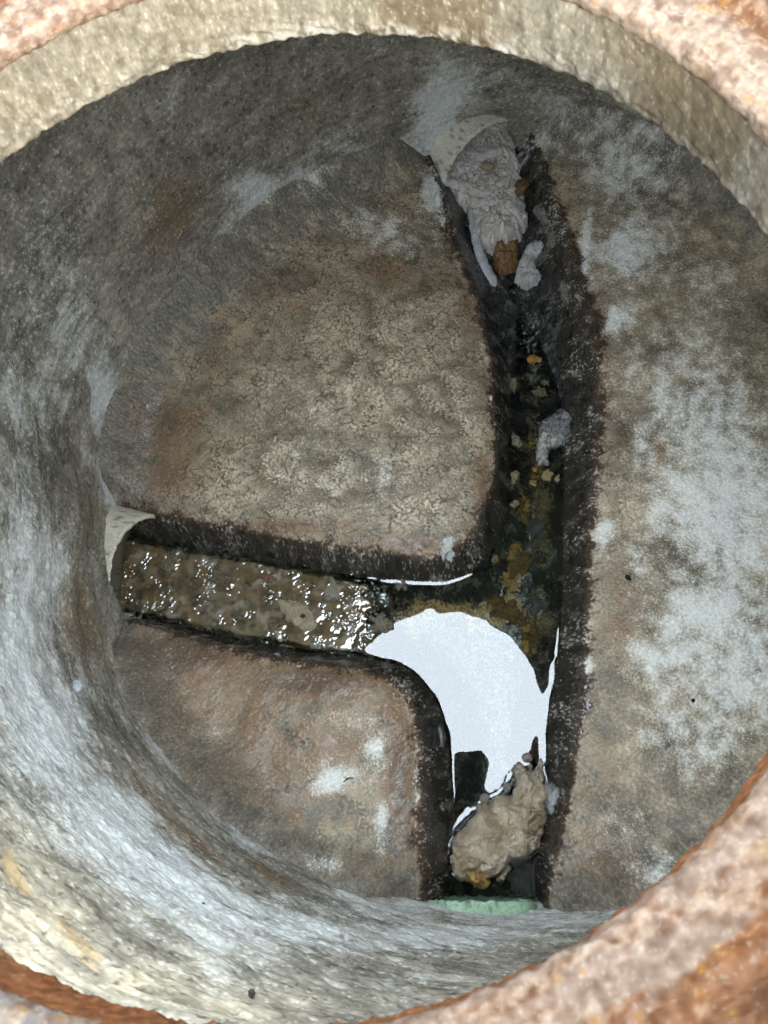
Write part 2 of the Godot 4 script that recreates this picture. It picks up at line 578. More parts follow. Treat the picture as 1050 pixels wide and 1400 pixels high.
func wl(mask: PackedFloat32Array, a: float, b: float, c: float, d: float, e: float, f: float, g: float) -> void:
	blob(mask, 512, 160, Vector2.ZERO, ONE, a, b, c, d, e, f, g)

func grown(a: PackedFloat32Array, w: int, h: int, w2: int, h2: int) -> PackedFloat32Array:
	var im := Image.create_from_data(w, h, false, Image.FORMAT_RF, a.to_byte_array())
	im.resize(w2, h2, Image.INTERPOLATE_CUBIC)
	return im.get_data().to_float32_array()

func floor_material() -> StandardMaterial3D:
	var W := blank(160000)
	var B := blank(160000)
	var T := blank(160000)
	var O := blank(160000)
	fl(W, 0.3299,-0.9955,14.6542,1.4508,-1.0315,11.4355,0.9)
	fl(W, 0.3013,-0.8452,22.6297,2.1747,-1.661,21.7433,0.85)
	fl(W, 0.4008,-1.0597,11.6782,1.3078,-0.6748,6.9825,0.4)
	fl(W, 0.2562,-1.0198,57.7001,4.8209,-0.8626,9.3966,0.8)
	fl(W, 0.4309,-0.6335,9.6969,1.2521,-0.3553,6.1325,0.6)
	fl(W, 0.4543,-0.4344,9.0873,1.2761,-0.197,4.9479,0.9)
	fl(W, 0.3702,-0.4514,13.3879,1.6143,-0.4291,10.453,0.65)
	fl(W, 0.3027,-0.1838,14.1767,1.5876,-0.2759,16.6104,0.75)
	fl(W, 0.3821,-0.2556,10.5767,1.3657,-0.3126,13.435,0.85)
	fl(W, 0.4253,-0.1463,10.9712,1.5715,-0.1271,9.5034,0.85)
	fl(W, 0.3652,-0.6826,42.1663,4.7826,-0.8152,13.1376,0.6)
	fl(W, 0.3198,-0.5663,48.4229,5.1439,-0.8854,17.2695,0.6)
	fl(W, 0.238,-0.4089,44.1412,4.0235,-0.755,20.5462,0.8)
	fl(W, 0.2825,-0.3541,45.0747,4.6321,-0.5409,16.9323,0.6)
	fl(W, 0.4786,-0.8973,10.4953,1.3849,-0.8258,10.0194,0.4)
	fl(W, 0.3011,-0.0669,14.6229,1.6795,-0.0888,14.6996,0.45)
	fl(W, 0.2183,0.0757,14.9829,1.4616,0.1282,18.8858,0.35)
	fl(W, 0.359,-0.033,14.9133,1.9468,-0.0541,18.0494,0.45)
	fl(W, 0.2722,0.1375,18.4795,2.096,0.4056,32.7229,0.6)
	fl(W, 0.3312,-1.2343,9.5529,0.9041,-1.1595,10.3656,0.45)
	fl(W, 0.2171,-1.3264,10.7713,0.7668,-3.2862,27.6217,0.5)
	fl(W, 0.2382,-0.6447,83.4396,7.2157,-0.6401,11.0482,0.5)
	fl(W, 0.1913,-0.1856,104.2623,8.8334,-0.2276,13.7041,0.55)
	fl(W, -0.1326,-1.0555,10.851,0.0504,-1.6669,18.1583,0.5)
	fl(W, -0.0417,-1.159,40.3481,0.9074,-0.9697,9.5445,0.7)
	fl(W, -0.0405,-0.3916,58.6889,1.5706,-1.2547,36.5485,1)
	fl(W, -0.1487,-0.5307,18.1615,0.0282,-0.8714,18.9056,0.4)
	fl(W, -0.2777,-0.6746,9.8628,-0.2626,-0.9176,15.8386,0.25)
	fl(W, 0.1216,-1.2875,32.1555,1.7152,-0.9594,8.3787,0.3)
	fl(W, -0.2351,0,19.3558,-0.3932,0,36.311,0.85)
	fl(W, -0.1716,-0.0346,37.0333,-0.1497,-0.0759,25.3233,0.85)
	fl(W, -0.1592,0.0782,64.6528,-0.0602,0.155,22.8343,0.9)
	fl(W, -0.2593,0.0172,40.6535,-1.0824,0.0926,62.6625,0.8)
	fl(W, -0.2444,0.1279,38.1201,-0.8946,0.8536,77.5121,0.7)
	fl(W, -0.2117,-0.0879,13.3076,-0.1868,-0.317,41.7721,0.45)
	fl(W, -0.4534,-0.0714,19.2458,-1.4396,-0.3565,58.979,0.3)
	fl(W, -0.1016,0.0226,104.6061,1.4544,0.0195,9.9102,0.45)
	fl(W, -0.3164,-0.5384,10.0999,-0.365,-0.5153,11.1807,0.2)
	fl(W, -0.4285,-1.1689,13.3044,-0.7149,-1.4969,15.1038,0.85)
	fl(W, -0.316,-1.2025,18.1511,-0.5695,-2.0173,19.5971,0.8)
	fl(W, -0.0611,-1.1995,35.4845,0.6568,-1.3545,12.9036,0.85)
	fl(W, -0.1947,-1.1172,10.6278,-0.0827,-2.3275,24.0838,0.5)
	fl(W, 0.153,-1.2938,10.7498,0.6376,-2.4143,20.9237,0.55)
	fl(W, 0.3404,-1.1761,9.682,0.9445,-1.4157,13.2712,0.55)
	fl(W, -0.5133,-1.0905,12.2858,-0.8789,-2.0168,21.9708,0.4)
	fl(W, 0.3106,-0.7324,24.8008,2.4912,-1.0602,16.0045,0.35)
	fl(W, 0.4089,-0.7728,12.469,1.5035,-1.1153,15.8121,0.3)
	fl(W, 0.1305,-0.4548,39.8959,2.5445,-0.8391,22.4615,0.65)
	fl(W, 0.1209,-0.3043,30.9147,1.9717,-0.8988,35.993,0.85)
	fl(W, 0.0996,-0.1763,42.3279,2.5737,-0.688,47.6241,0.5)
	fl(W, 0.1793,-0.6537,28.8524,2.054,-1.1156,20.6939,0.6)
	fl(W, 0.1071,-0.7654,95.6425,5.2734,-1.6835,26.8331,0.45)
	fl(W, 0.0931,-0.6181,86.1558,4.6472,-1.0576,20.8966,0.5)
	fl(W, 0.0889,-0.5398,70.0553,3.7788,-1.5903,35.992,0.5)
	fl(B, -0.3094,0,6.6886,-0.263,0,9.6214,0.6)
	fl(B, -0.4031,-0.0954,8.5761,-0.53,-0.1107,13.6569,0.5)
	fl(B, -0.5875,-0.6603,8.8265,-0.8342,-0.6283,11.3743,0.9)
	fl(B, -0.5846,-0.5508,11.2916,-1.0859,-0.6717,14.5733,0.75)
	fl(B, -0.1556,-0.994,10.9524,0,-1.3751,15.9385,0.7)
	fl(B, -0.4939,-0.8194,10.8248,-0.7744,-0.7393,10.6998,0.45)
	fl(B, -0.5178,-0.2104,6.7042,-0.5894,-0.3401,19.2122,1.2)
	fl(B, -0.2767,-0.1557,5.9757,-0.178,-0.3162,23.64,1.1)
	fl(B, -0.4362,-0.0117,11.1892,-0.8005,-0.0141,14.1939,0.6)
	fl(B, -0.2115,-0.07,11.4577,-0.1608,-0.1019,16.859,0.6)
	fl(B, -0.521,-0.0964,15.136,-1.3806,-0.1096,13.5216,0.7)
	fl(B, -0.1315,0.0113,31.9259,0.1978,0.0067,6.8034,0.95)
	fl(B, -0.5739,-0.1597,18.4844,-1.9002,-0.1747,13.0628,0.7)
	fl(B, 0.262,-0.3092,22.7169,2.249,-0.3093,11.109,0.65)
	fl(B, 0.2568,-0.1967,23.3631,2.3468,-0.2425,13.7006,0.5)
	fl(B, 0.1977,0.1178,15.1031,1.4075,0.1453,13.7745,0.8)
	fl(B, 0.1936,-0.0222,29.0414,2.5793,-0.0297,14.9059,0.5)
	fl(B, 0.3518,-0.5647,38.9495,4.4178,-0.8879,17.3197,0.6)
	fl(B, 0.3842,-0.4645,40.1241,4.9526,-1.9242,45.4916,0.5)
	fl(B, -0.3452,-0.9121,10.8471,-0.4265,-0.7413,9.5187,0.35)
	fl(B, -0.044,-0.923,22.5791,0.5216,-0.779,9.6302,0.3)
	fl(B, -0.109,-0.4008,8.3675,0.0906,-1.5813,45.2677,0.9)
	fl(B, -0.3268,-0.4439,6.0067,-0.2362,-1.8967,49.9581,0.8)
	fl(B, 0.0269,-0.5082,46.8927,1.9376,-0.5197,11.5954,0.8)
	fl(B, 0.0134,-0.8841,38.2547,1.3493,-0.6555,8.4165,0.5)
	fl(B, -0.1968,0.1327,16.9372,-0.1847,0.3583,31.2202,0.4)
	fl(B, -0.4099,0,19.7246,-1.2829,0,17.1707,0.4)
	fl(B, -0.6436,-0.7618,16.0846,-1.6803,-0.6318,9.9599,0.4)
	fl(B, 0.1366,-0.4845,27.4637,1.7761,-0.3312,8.3185,0.8)
	fl(B, 0.1379,-0.6398,28.7683,1.8092,-0.6551,12.4579,0.7)
	fl(B, 0.128,-0.2696,28.7976,1.8965,-0.27,12.1934,0.7)
	fl(B, -0.0986,-0.2956,11.9843,0.185,-0.7066,29.6487,0.9)
	fl(B, -0.0086,-0.3005,18.2026,0.642,-0.7265,29.772,0.6)
	fl(B, 0.1358,-0.772,27.9681,1.7006,-0.9352,14.742,0.5)
	fl(T, -0.402,-0.5424,9.9623,-0.5514,-0.5116,11.0994,0.85)
	fl(T, -0.2596,-0.521,10.2262,-0.24,-0.5069,11.3098,0.75)
	fl(T, -0.0949,-0.4563,12.418,0.1727,-0.7814,19.6286,0.9)
	fl(T, -0.046,-0.8381,11.4914,0.2654,-0.5497,7.4846,0.6)
	fl(T, -0.1061,-0.6646,7.8851,0.0854,-0.4657,8.0376,0.5)
	fl(T, -0.2227,-0.8681,6.6808,-0.0938,-0.6265,8.3638,0.45)
	fl(T, 0.0039,-0.6125,30.4141,1.0728,-0.4465,8.2825,0.6)
	fl(T, -0.3103,-0.0232,8.8654,-0.3486,-0.031,15.5597,0.75)
	fl(T, -0.2701,0.0679,9.1339,-0.2721,0.0954,16.3548,0.75)
	fl(T, -0.4805,-0.0838,15.2828,-1.2432,-0.1448,20.4735,0.6)
	fl(T, 0.2499,-0.4425,30.3666,2.8299,-0.3223,8.0949,0.5)
	fl(T, 0.2883,-0.6418,18.9321,1.8468,-0.643,11.0982,0.4)
	fl(T, -0.1628,-0.7313,8.67,-0.0135,-0.6582,10.3749,0.4)
	fl(T, 0.2522,-0.2712,20.6101,2.0105,-0.322,13.1954,0.4)
	fl(O, 0.108,-0.5007,59.044,3.4494,-1.0414,25.3694,1)
	fl(O, 0.0872,-0.4049,55.5023,3.0602,-0.7585,22.892,1)
	fl(O, 0.0596,-0.2988,21.6462,1.0898,-0.7305,29.9378,1.1)
	fl(O, 0.1025,-0.2457,53.5683,3.2412,-0.5308,26.3664,1.1)
	fl(O, 0.0762,-0.3547,36.4253,1.943,-1.0176,35.0801,0.9)
	fl(O, 0.1382,-0.5764,58.3312,3.7203,-1.8943,39.9877,0.9)
	fl(O, 0.135,-0.64,49.2952,3.0707,-2.339,44.4818,0.6)
	fl(O, -0.0638,-0.3018,12.0307,0.2779,-1.0848,44.4591,0.7)
	fl(O, 0.004,-0.2724,24.4724,0.9373,-0.8017,36.2117,0.7)
	fl(O, -0.1197,-0.2751,24.002,0.2598,-0.5292,23.9008,0.5)
	p_white = grown(W, 400, 400, NT, NT)
	p_brown = grown(B, 400, 400, NT, NT)
	p_tan = grown(T, 400, 400, NT, NT)
	p_rust = grown(O, 400, 400, NT, NT)
	p_t = resampled(f_t, NM, NT)
	t_big = noise(1, 5.0, 3)
	t_mid = noise(2, 26.0, 4)
	t_fine = noise(3, 130.0, 3)
	t_grain = noise(4, 330.0, 2)
	t_streak = noise(5, 30.0, 3)
	t_crack = noise(6, 62.0, 1, FastNoiseLite.TYPE_CELLULAR)
	t_crack.cellular_return_type = FastNoiseLite.RETURN_DISTANCE2_SUB
	return textured(run_bands(floor_band, NT, NT), FLOOR_TINT, 0.34)

func wall_material() -> StandardMaterial3D:
	var W := blank(512 * 160)
	var B := blank(512 * 160)
	var T := blank(512 * 160)
	var O := blank(512 * 160)
	wl(W, 0.7945,0.2054,59.2424,6.9324,32.8544,-11.5102,1.3)
	wl(W, 0.7887,0.133,86.1602,-1.145,-30.0292,-17.4255,1.1)
	wl(W, 0.7728,0.1243,48.8083,0.3984,-26.8169,-25.5736,1.1)
	wl(W, 0.7476,0.1912,67.3278,-2.8742,-95.7869,-38.1,0.7)
	wl(W, 0.7011,0.2151,46.0773,-3.896,-47.9902,-13.3965,0.95)
	wl(W, 0.7268,0.1627,81.7854,-4.8031,-64.2785,-20.7853,0.8)
	wl(W, 0.7838,0.0409,114.1475,-1.7733,-26.2333,-13.7347,0.85)
	wl(W, 0.5861,0.1827,39.8071,-11.4015,-47.7771,-5.8135,0.9)
	wl(W, 0.5505,0.0997,49.776,-12.426,-40.0647,-5.0544,1)
	wl(W, 0.4646,0.4641,-24.3207,-8.8531,-28.0698,-1.0441,0.8)
	wl(W, 0.5151,0.4077,3.7809,-13.4158,-24.2976,-1.9446,0.5)
	wl(W, 0.6084,0.4585,33.5453,-7.8425,-21.9216,-4.0811,0.35)
	wl(W, 0.4402,0.4529,-54.373,-8.0294,-25.2907,1.2851,0.85)
	wl(W, 0.8632,0.0648,34.2039,1.0799,14.5467,-10.1053,0.6)
	wl(W, 0.9029,0.041,43.8248,2.7531,26.123,-7.9846,0.5)
	wl(W, 0.8237,0.2206,56.7134,0.4768,-23.9347,-30.1191,0.4)
	wl(W, 0.4112,0.4918,-57.8525,-4.3105,-6.592,6.6518,0.85)
	wl(W, 0.3854,0.5083,-43.3455,-2.2383,2.1763,8.0775,0.9)
	wl(W, 0.355,0.4599,-37.0307,-1.4758,-28.2556,7.0881,0.8)
	wl(W, 0.3206,0.3048,-33.2696,-0.2316,-21.3954,7.352,0.85)
	wl(W, 0.3358,0.1432,-34.7273,-0.6699,-69.7935,10.8924,0.9)
	wl(W, 0.303,0.1038,-30.2657,0.2685,0.0632,9.913,0.9)
	wl(W, 0.2786,0.0807,-58.8955,1.7124,50.8239,10.4622,0.9)
	wl(W, 0.2887,0.2035,-51.4098,1.1715,20.7953,8.4804,0.9)
	wl(W, 0.4383,0.1454,-53.1196,-3.105,6.2198,14.3497,0.8)
	wl(W, 0.3946,0.1805,-45.5425,-1.9105,5.9592,10.0193,0.9)
	wl(W, 0.3534,0.2025,-63.2402,-1.3592,-0.1507,13.6501,0.7)
	wl(W, 0.5619,0.4322,22.769,-20.4259,-23.9735,-2.9818,0.5)
	wl(W, 0.6819,0.4824,170.4485,-55.1304,-85.079,-15.5697,0.5)
	wl(W, 0.4589,0.3267,-182.0905,-47.6499,-306.4853,-8.6986,1)
	wl(W, 0.5873,0.2292,127.3117,-36.3043,-48.8445,-6.225,0.5)
	wl(W, 0.5068,0.3045,6.0804,-19.1089,-94.2001,-6.0111,0.4)
	wl(W, 0.7346,0.159,84.0391,-4.3767,-48.6117,-16.763,0.4)
	wl(W, 0.6493,0.3493,22.8591,-18.4963,-63.4068,-6.1857,0.3)
	wl(W, 0.5957,0.3382,39.8591,-10.291,-43.0952,-6.4662,0.45)
	wl(W, 0.5613,0.3403,11.7708,-11.4794,-42.3578,-4.8136,0.5)
	wl(W, 0.8057,0.2562,55.3274,-0.162,-30.7829,-23.8627,0.4)
	wl(W, 0.8422,0.1618,47.9928,0.9254,1.6696,-23.5888,0.4)
	wl(W, 0.394,0.5658,-36.7671,-2.193,3.8413,8.1437,0.5)
	wl(W, 0.492,0.3842,-3.7152,-8.9261,-25.9452,-1.4177,0.4)
	wl(W, 0.7705,0.3573,160.9485,-4.6673,-87.4784,-48.8014,0.3)
	wl(W, 0.6747,0.179,23.7578,1.7422,21.842,-33.3352,0.35)
	wl(W, 0.3592,0.7032,-59.4568,-4.2895,-45.4445,9.2331,0.35)
	wl(W, 0.3282,0.5428,-64.0531,-1.2264,-62.0148,18.2171,0.4)
	wl(B, 0.6594,0.3242,3.1321,-8.2021,-28.7034,-2.0186,0.6)
	wl(B, 0.4863,0.2425,10.5861,-9.2262,-37.2658,-2.6896,0.7)
	wl(B, 0.4043,0.3538,-38.726,-1.9791,29.3418,27.3054,0.9)
	wl(B, 0.3745,0.3084,-78.2287,-2.4298,52.7335,26.6652,0.8)
	wl(B, 0.4067,0.5398,-79.1787,-5.2284,21.2783,48.351,0.9)
	wl(B, 0.5316,0.2055,-12.9438,-14.745,-39.3394,-3.2486,0.5)
	wl(B, 0.7353,0.3103,27.8958,-1.5809,-39.4997,-15.278,0.4)
	wl(B, 0.7812,0.2774,26.1703,-0.5188,-53.0245,-31.0586,0.4)
	wl(B, 0.7531,0.0338,27.7326,-0.9743,-58.7178,-22.2973,0.5)
	wl(B, 0.6147,0.1372,52.7817,-9.6475,-35.3436,-5.2735,0.4)
	wl(B, 0.3693,0.6755,-117.1116,-6.857,-34.221,39.6929,0.5)
	wl(T, 0.3852,0.826,-51.2976,-7.2003,-59.0082,2.195,0.85)
	wl(T, 0.3633,0.8082,-47.5885,-5.8261,-83.4953,3.9731,0.75)
	wl(T, 0.4063,0.7176,-78.039,-12.0219,-76.1076,2.1294,0.5)
	wl(T, 0.3482,0.777,-60.6972,-6.1124,-88.6669,7.0492,0.7)
	wl(T, 0.3679,0.9458,-64.5392,-15.8427,-72.6896,-2.6777,0.8)
	wl(O, 0.3951,0.7808,-169.3484,-8.6916,99.34,55.8259,0.8)
	wl(O, 0.3806,0.8025,-139.6784,-8.1703,161.6302,67.8912,0.9)
	wl(O, 0.4012,0.7653,-222.8318,-11.6506,62.8068,46.9543,0.8)
	wl(O, 0.3747,0.8157,-235.5532,-15.5492,120.6175,48.6275,0.7)
	p_white = grown(W, 512, 160, 2048, 640)
	p_brown = grown(B, 512, 160, 2048, 640)
	p_tan = grown(T, 512, 160, 2048, 640)
	p_rust = grown(O, 512, 160, 2048, 640)
	t_big = noise(11, 4.0, 3)
	t_mid = noise(12, 18.0, 4)
	t_fine = noise(13, 90.0, 3)
	t_grain = noise(14, 220.0, 2)
	t_streak = noise(15, 14.0, 4)
	return textured(run_bands(wall_band, 2048, 640), WALL_TINT, 0.3)

func ring_material() -> StandardMaterial3D:
	t_big = noise(21, 6.0, 3)
	t_mid = noise(22, 52.0, 4)
	t_fine = noise(23, 130.0, 3)
	t_grain = noise(24, 420.0, 2)
	return textured(run_bands(ring_band, 2048, 320), RING_TINT, 0.05, 0.05)

# ------------------------------------------------------------------ wall, neck and frame
const PIPES := [Vector4(0.036, -1.345, 0.115, 0.045), Vector4(-0.66, -0.388, 0.112, 0.05), Vector4(-0.004, 0.2, 0.1, 0.05)]

func build_wall(m: Material) -> void:
	var cols := 900
	var rows := 200
	var v := PackedVector3Array()
	var uv := PackedVector2Array()
	for j in rows:
		var y := -0.06 + 1.082 * j / (rows - 1.0)
		for i in cols + 1:
			var th := TAU * i / cols - deg_to_rad(20)
			var p := wall_point(th, y)
			var out := Vector3(cos(th), 0, sin(th))
			var fade := sstep(1.02, 0.96, y)
			p += out * fade * (0.006 * n_big.get_noise_3d(p.x, p.y * 2.0, p.z) + 0.0025 * n_mid.get_noise_3d(p.x, p.y * 3.0, p.z) + 0.0008 * n_fine.get_noise_3d(p.x, p.y, p.z))
			v.append(p)
			uv.append(Vector2(float(i) / cols, clampf(y / 1.05, 0.0, 1.0)))
	var idx := PackedInt32Array()
	for j in rows - 1:
		for i in cols:
			var a := j * (cols + 1) + i
			var mid := (v[a] + v[a + cols + 2]) * 0.5
			var hole := false
			if mid.y < 0.2:
				for p: Vector4 in PIPES:
					if Vector3(mid.x - p.x, mid.y - p.w, mid.z - p.y).length() < p.z - 0.012: hole = true
			if not hole: idx.append_array(PackedInt32Array([a, a + 1, a + cols + 1, a + 1, a + cols + 2, a + cols + 1]))
	tag(put("shaft_wall", mesh_of(v, idx, PackedColorArray(), uv), m), "round shaft wall with pale bloom and brown trowel streaks closing to the neck", "", "", "structure")

func ring_part(called: String, prof: Array, va: float, vb: float, m: Material, parent: Node, rough: float) -> MeshInstance3D:
	var cols := 720
	var pts := PackedVector2Array()
	for k in prof.size() - 1:
		var a: Vector2 = prof[k]
		var b: Vector2 = prof[k + 1]
		var n := maxi(2, int(a.distance_to(b) / 0.0022))
		for s in n: pts.append(a.lerp(b, float(s) / n))
	pts.append(prof[prof.size() - 1])
	var total := 0.0
	var along := PackedFloat32Array([0.0])
	for k in range(1, pts.size()):
		total += pts[k].distance_to(pts[k - 1])
		along.append(total)
	var v := PackedVector3Array()
	var uv := PackedVector2Array()
	for k in pts.size():
		for i in cols + 1:
			var th := TAU * i / cols
			var r := pts[k].x
			var y := pts[k].y
			var q := Vector3(cos(th), 0, sin(th))
			var w := q * r + Vector3(0, y, 0)
			var n1 := n_mid.get_noise_3d(w.x * 1.4, w.y * 1.4, w.z * 1.4)
			var n2 := n_fine.get_noise_3d(w.x * 1.2, w.y * 1.2, w.z * 1.2)
			var n3 := n_mid.get_noise_3d(w.x * 1.4 + 3.0, w.y * 1.4, w.z * 1.4)
			r += rough * (n1 + 0.55 * n2)
			if y < 1.03: r += 0.0020 * n1 + 0.0014 * n3 + 0.0006 * n2
			y += rough * (0.8 * n3 + 0.4 * n2)
			v.append(Vector3(cos(th) * r, y, sin(th) * r) + Vector3(FRAME_C.x, 0, FRAME_C.y) - (parent.position if parent != self else Vector3.ZERO))
			uv.append(Vector2(float(i) / cols, lerpf(va, vb, along[k] / total)))
	var idx := PackedInt32Array()
	for k in pts.size() - 1:
		for i in cols:
			var a := k * (cols + 1) + i
			idx.append_array(PackedInt32Array([a, a + 1, a + cols + 1, a + 1, a + cols + 2, a + cols + 1]))
	return put(called, mesh_of(v, idx, PackedColorArray(), uv), m, parent)

func build_neck(m: Material) -> void:
	var neck := ring_part("concrete_neck", [Vector2(0.385, 1.006), Vector2(0.3225, 1.016), Vector2(0.3195, 1.027), Vector2(0.3145, 1.055), Vector2(0.3095, 1.084), Vector2(0.330, 1.0865)], 0.0, 0.34, m, self, 0.0010)
	tag(neck, "weathered beige concrete neck ring with chipped white lip under the iron frame", "neck ring")
	var fr := base("manhole_frame", Vector3(FRAME_C.x, 1.08, FRAME_C.y))
	tag(fr, "rusty cast iron manhole frame without its cover round the opening", "manhole frame")
	ring_part("cover_seat", [Vector2(0.322, 1.074), Vector2(0.3095, 1.079), Vector2(0.3075, 1.085), Vector2(0.3085, 1.090), Vector2(0.314, 1.094), Vector2(0.338, 1.099)], 0.36, 0.62, m, fr, 0.0017)
	ring_part("frame_wall", [Vector2(0.337, 1.099), Vector2(0.344, 1.106), Vector2(0.350, 1.142), Vector2(0.354, 1.146)], 0.62, 0.8, m, fr, 0.0022)
	ring_part("rim", [Vector2(0.354, 1.146), Vector2(0.385, 1.148), Vector2(0.392, 1.146), Vector2(0.394, 1.12)], 0.8, 1.0, m, fr, 0.0018)

func build_ground() -> void:
	var v := PackedVector3Array()
	var radii := [0.391, 0.43, 0.5, 0.7, 1.1, 2.0, 5.0, 15.0, 60.0]
	var cols := 96
	for r: float in radii:
		for i in cols:
			var th := TAU * i / cols
			v.append(Vector3(NECK_C.x + cos(th) * r, 1.135 + (0.004 * n_mid.get_noise_2d(cos(th) * r, sin(th) * r)), NECK_C.y + sin(th) * r))
	var m := mat(srgb(64, 62, 58), 0.95)
	var g := noise(31, 60.0, 4)
	m.heightmap_enabled = false
	put("ground", mesh_of(v, grid_index(radii.size(), cols, true), PackedColorArray()), m)
	tag(get_node("ground"), "dark grey pavement round the manhole frame", "", "", "structure")

# ------------------------------------------------------------------ lumps
# a closed-looking lump over an outline: rounded body, crumpled by ridged noise, skirt sunk below y0
func lump(outline: Array, y0: float, h: float, edge: float, cell: float, amp: float, freq: float, sd: int, ca: Color, cb: Color, at: Vector3, lean := Vector2.ZERO) -> ArrayMesh:
	var poly: Array = smooth(outline, true, 3)
	var pv := PackedVector2Array(poly)
	var lo := pv[0]
	var hi := pv[0]
	for p in pv:
		lo = lo.min(p)
		hi = hi.max(p)
	lo -= Vector2(cell, cell) * 3.0
	hi += Vector2(cell, cell) * 3.0
	var nx := int((hi.x - lo.x) / cell) + 1
	var nz := int((hi.y - lo.y) / cell) + 1
	var na := noise(sd, freq, 3)
	na.fractal_type = FastNoiseLite.FRACTAL_RIDGED
	var nb := noise(sd + 1, freq * 0.6, 3)
	var nc := noise(sd + 2, freq * 2.6, 2)
	var nd := noise(sd + 3, freq * 2.8, 2)
	nd.fractal_type = FastNoiseLite.FRACTAL_RIDGED
	var v := PackedVector3Array()
	var col := PackedColorArray()
	var keep := PackedByteArray()
	for j in nz:
		for i in nx:
			var p := lo + Vector2(i, j) * cell
			var d := seg_dist(p, poly, true)
			if not Geometry2D.is_point_in_polygon(p, pv): d = -d
			d += edge * 0.25 * nb.get_noise_2d(p.x * 1.7, p.y * 1.7)
			keep.append(1 if d > -cell * 1.6 else 0)
			var k := clampf(d / edge, 0.0, 1.0)
			var prof := sqrt(maxf(0.0, 1.0 - (1.0 - k) * (1.0 - k)))
			var wx := p.x + 0.5 / freq * nb.get_noise_2d(p.x, p.y + 3.0)
			var wz := p.y + 0.5 / freq * nb.get_noise_2d(p.x + 8.0, p.y)
			var r := na.get_noise_2d(wx, wz)
			var f := nc.get_noise_2d(wx, wz)
			var y := y0 + h * prof * (1.0 + 0.35 * nb.get_noise_2d(p.x * 0.7, p.y * 0.7)) + amp * (r * 0.8 + f * 0.2 + 0.30 * nd.get_noise_2d(wx + 0.6 / freq * nb.get_noise_2d(p.x * 2.5, p.y * 2.5 + 9.0), wz + 0.6 / freq * nb.get_noise_2d(p.x * 2.5 + 17.0, p.y * 2.5))) * minf(1.0, k * 2.0)
			if d < 0.0: y = y0 + d * 3.0 - 0.004
			var q := p + lean * (y - y0) + Vector2(nb.get_noise_2d(p.x * 2.0, p.y * 2.0 + 20.0), nb.get_noise_2d(p.x * 2.0 + 31.0, p.y * 2.0)) * amp * 0.9
			v.append(Vector3(q.x, y, q.y) - at)
			var mix := clampf(0.5 + 0.8 * nb.get_noise_2d(p.x * 1.4 + 50.0, p.y * 1.4) + 0.5 * f + 0.4 * nc.get_noise_2d(p.x * 2.2, p.y * 2.2), 0.0, 1.0)
			col.append(ca.lerp(cb, mix))
	var idx := PackedInt32Array()
	for j in nz - 1:
		for i in nx - 1:
			var a := j * nx + i
			if keep[a] + keep[a + 1] + keep[a + nx] + keep[a + nx + 1] == 4:
				idx.append_array(PackedInt32Array([a, a + 1, a + nx, a + 1, a + nx + 1, a + nx]))
	return mesh_of(v, idx, col)

var fibre_tex: Array = []

func fibre_textures() -> void:
	var n := 512
	var a := noise(71, 0.020, 4)
	a.domain_warp_enabled = true
	a.domain_warp_amplitude = 40.0
	a.domain_warp_frequency = 0.012
	var b := noise(72, 0.09, 3)
	b.fractal_type = FastNoiseLite.FRACTAL_RIDGED
	b.domain_warp_enabled = true
	b.domain_warp_amplitude = 30.0
	b.domain_warp_frequency = 0.02
	var ia := a.get_seamless_image(n, n)
	var ib := b.get_seamless_image(n, n)
	var da := ia.get_data()
	var db := ib.get_data()
	var col := PackedByteArray()
	var hei := PackedByteArray()
	col.resize(n * n)
	hei.resize(n * n)
	for i in n * n:
		var h := 0.45 * da[i] + 0.55 * db[i]
		hei[i] = int(h)
		col[i] = clampi(int(226.0 + 0.34 * (da[i] - 128) + 0.30 * (db[i] - 128)), 0, 255)
	fibre_tex = [ImageTexture.create_from_image(Image.create_from_data(n, n, false, Image.FORMAT_L8, col)), ImageTexture.create_from_image(Image.create_from_data(n, n, false, Image.FORMAT_L8, hei))]

func vmat(rough: float, spec := 0.5, bump_cm := 0.30) -> StandardMaterial3D:
	var m := mat(Color.WHITE, rough, spec)
	var subsurf := 0.0
	if bump_cm > 0.0:
		if fibre_tex.is_empty(): fibre_textures()
		m.uv1_triplanar = true
		m.uv1_world_triplanar = true
		m.uv1_scale = Vector3(15, 15, 15)
		m.albedo_texture = fibre_tex[0]
		m.albedo_color = Color(1.0, 1.0, 1.0)
		m.heightmap_enabled = true
		m.heightmap_texture = fibre_tex[1]
		m.heightmap_scale = bump_cm
	m.vertex_color_use_as_albedo = true
	if subsurf > 0.0:
		m.subsurf_scatter_enabled = true
		m.subsurf_scatter_strength = subsurf
	return m

func middle(outline: Array, y: float) -> Vector3:
	var c := Vector2.ZERO
	for p: Vector2 in outline: c += p
	c /= outline.size()
	return Vector3(c.x, y, c.y)

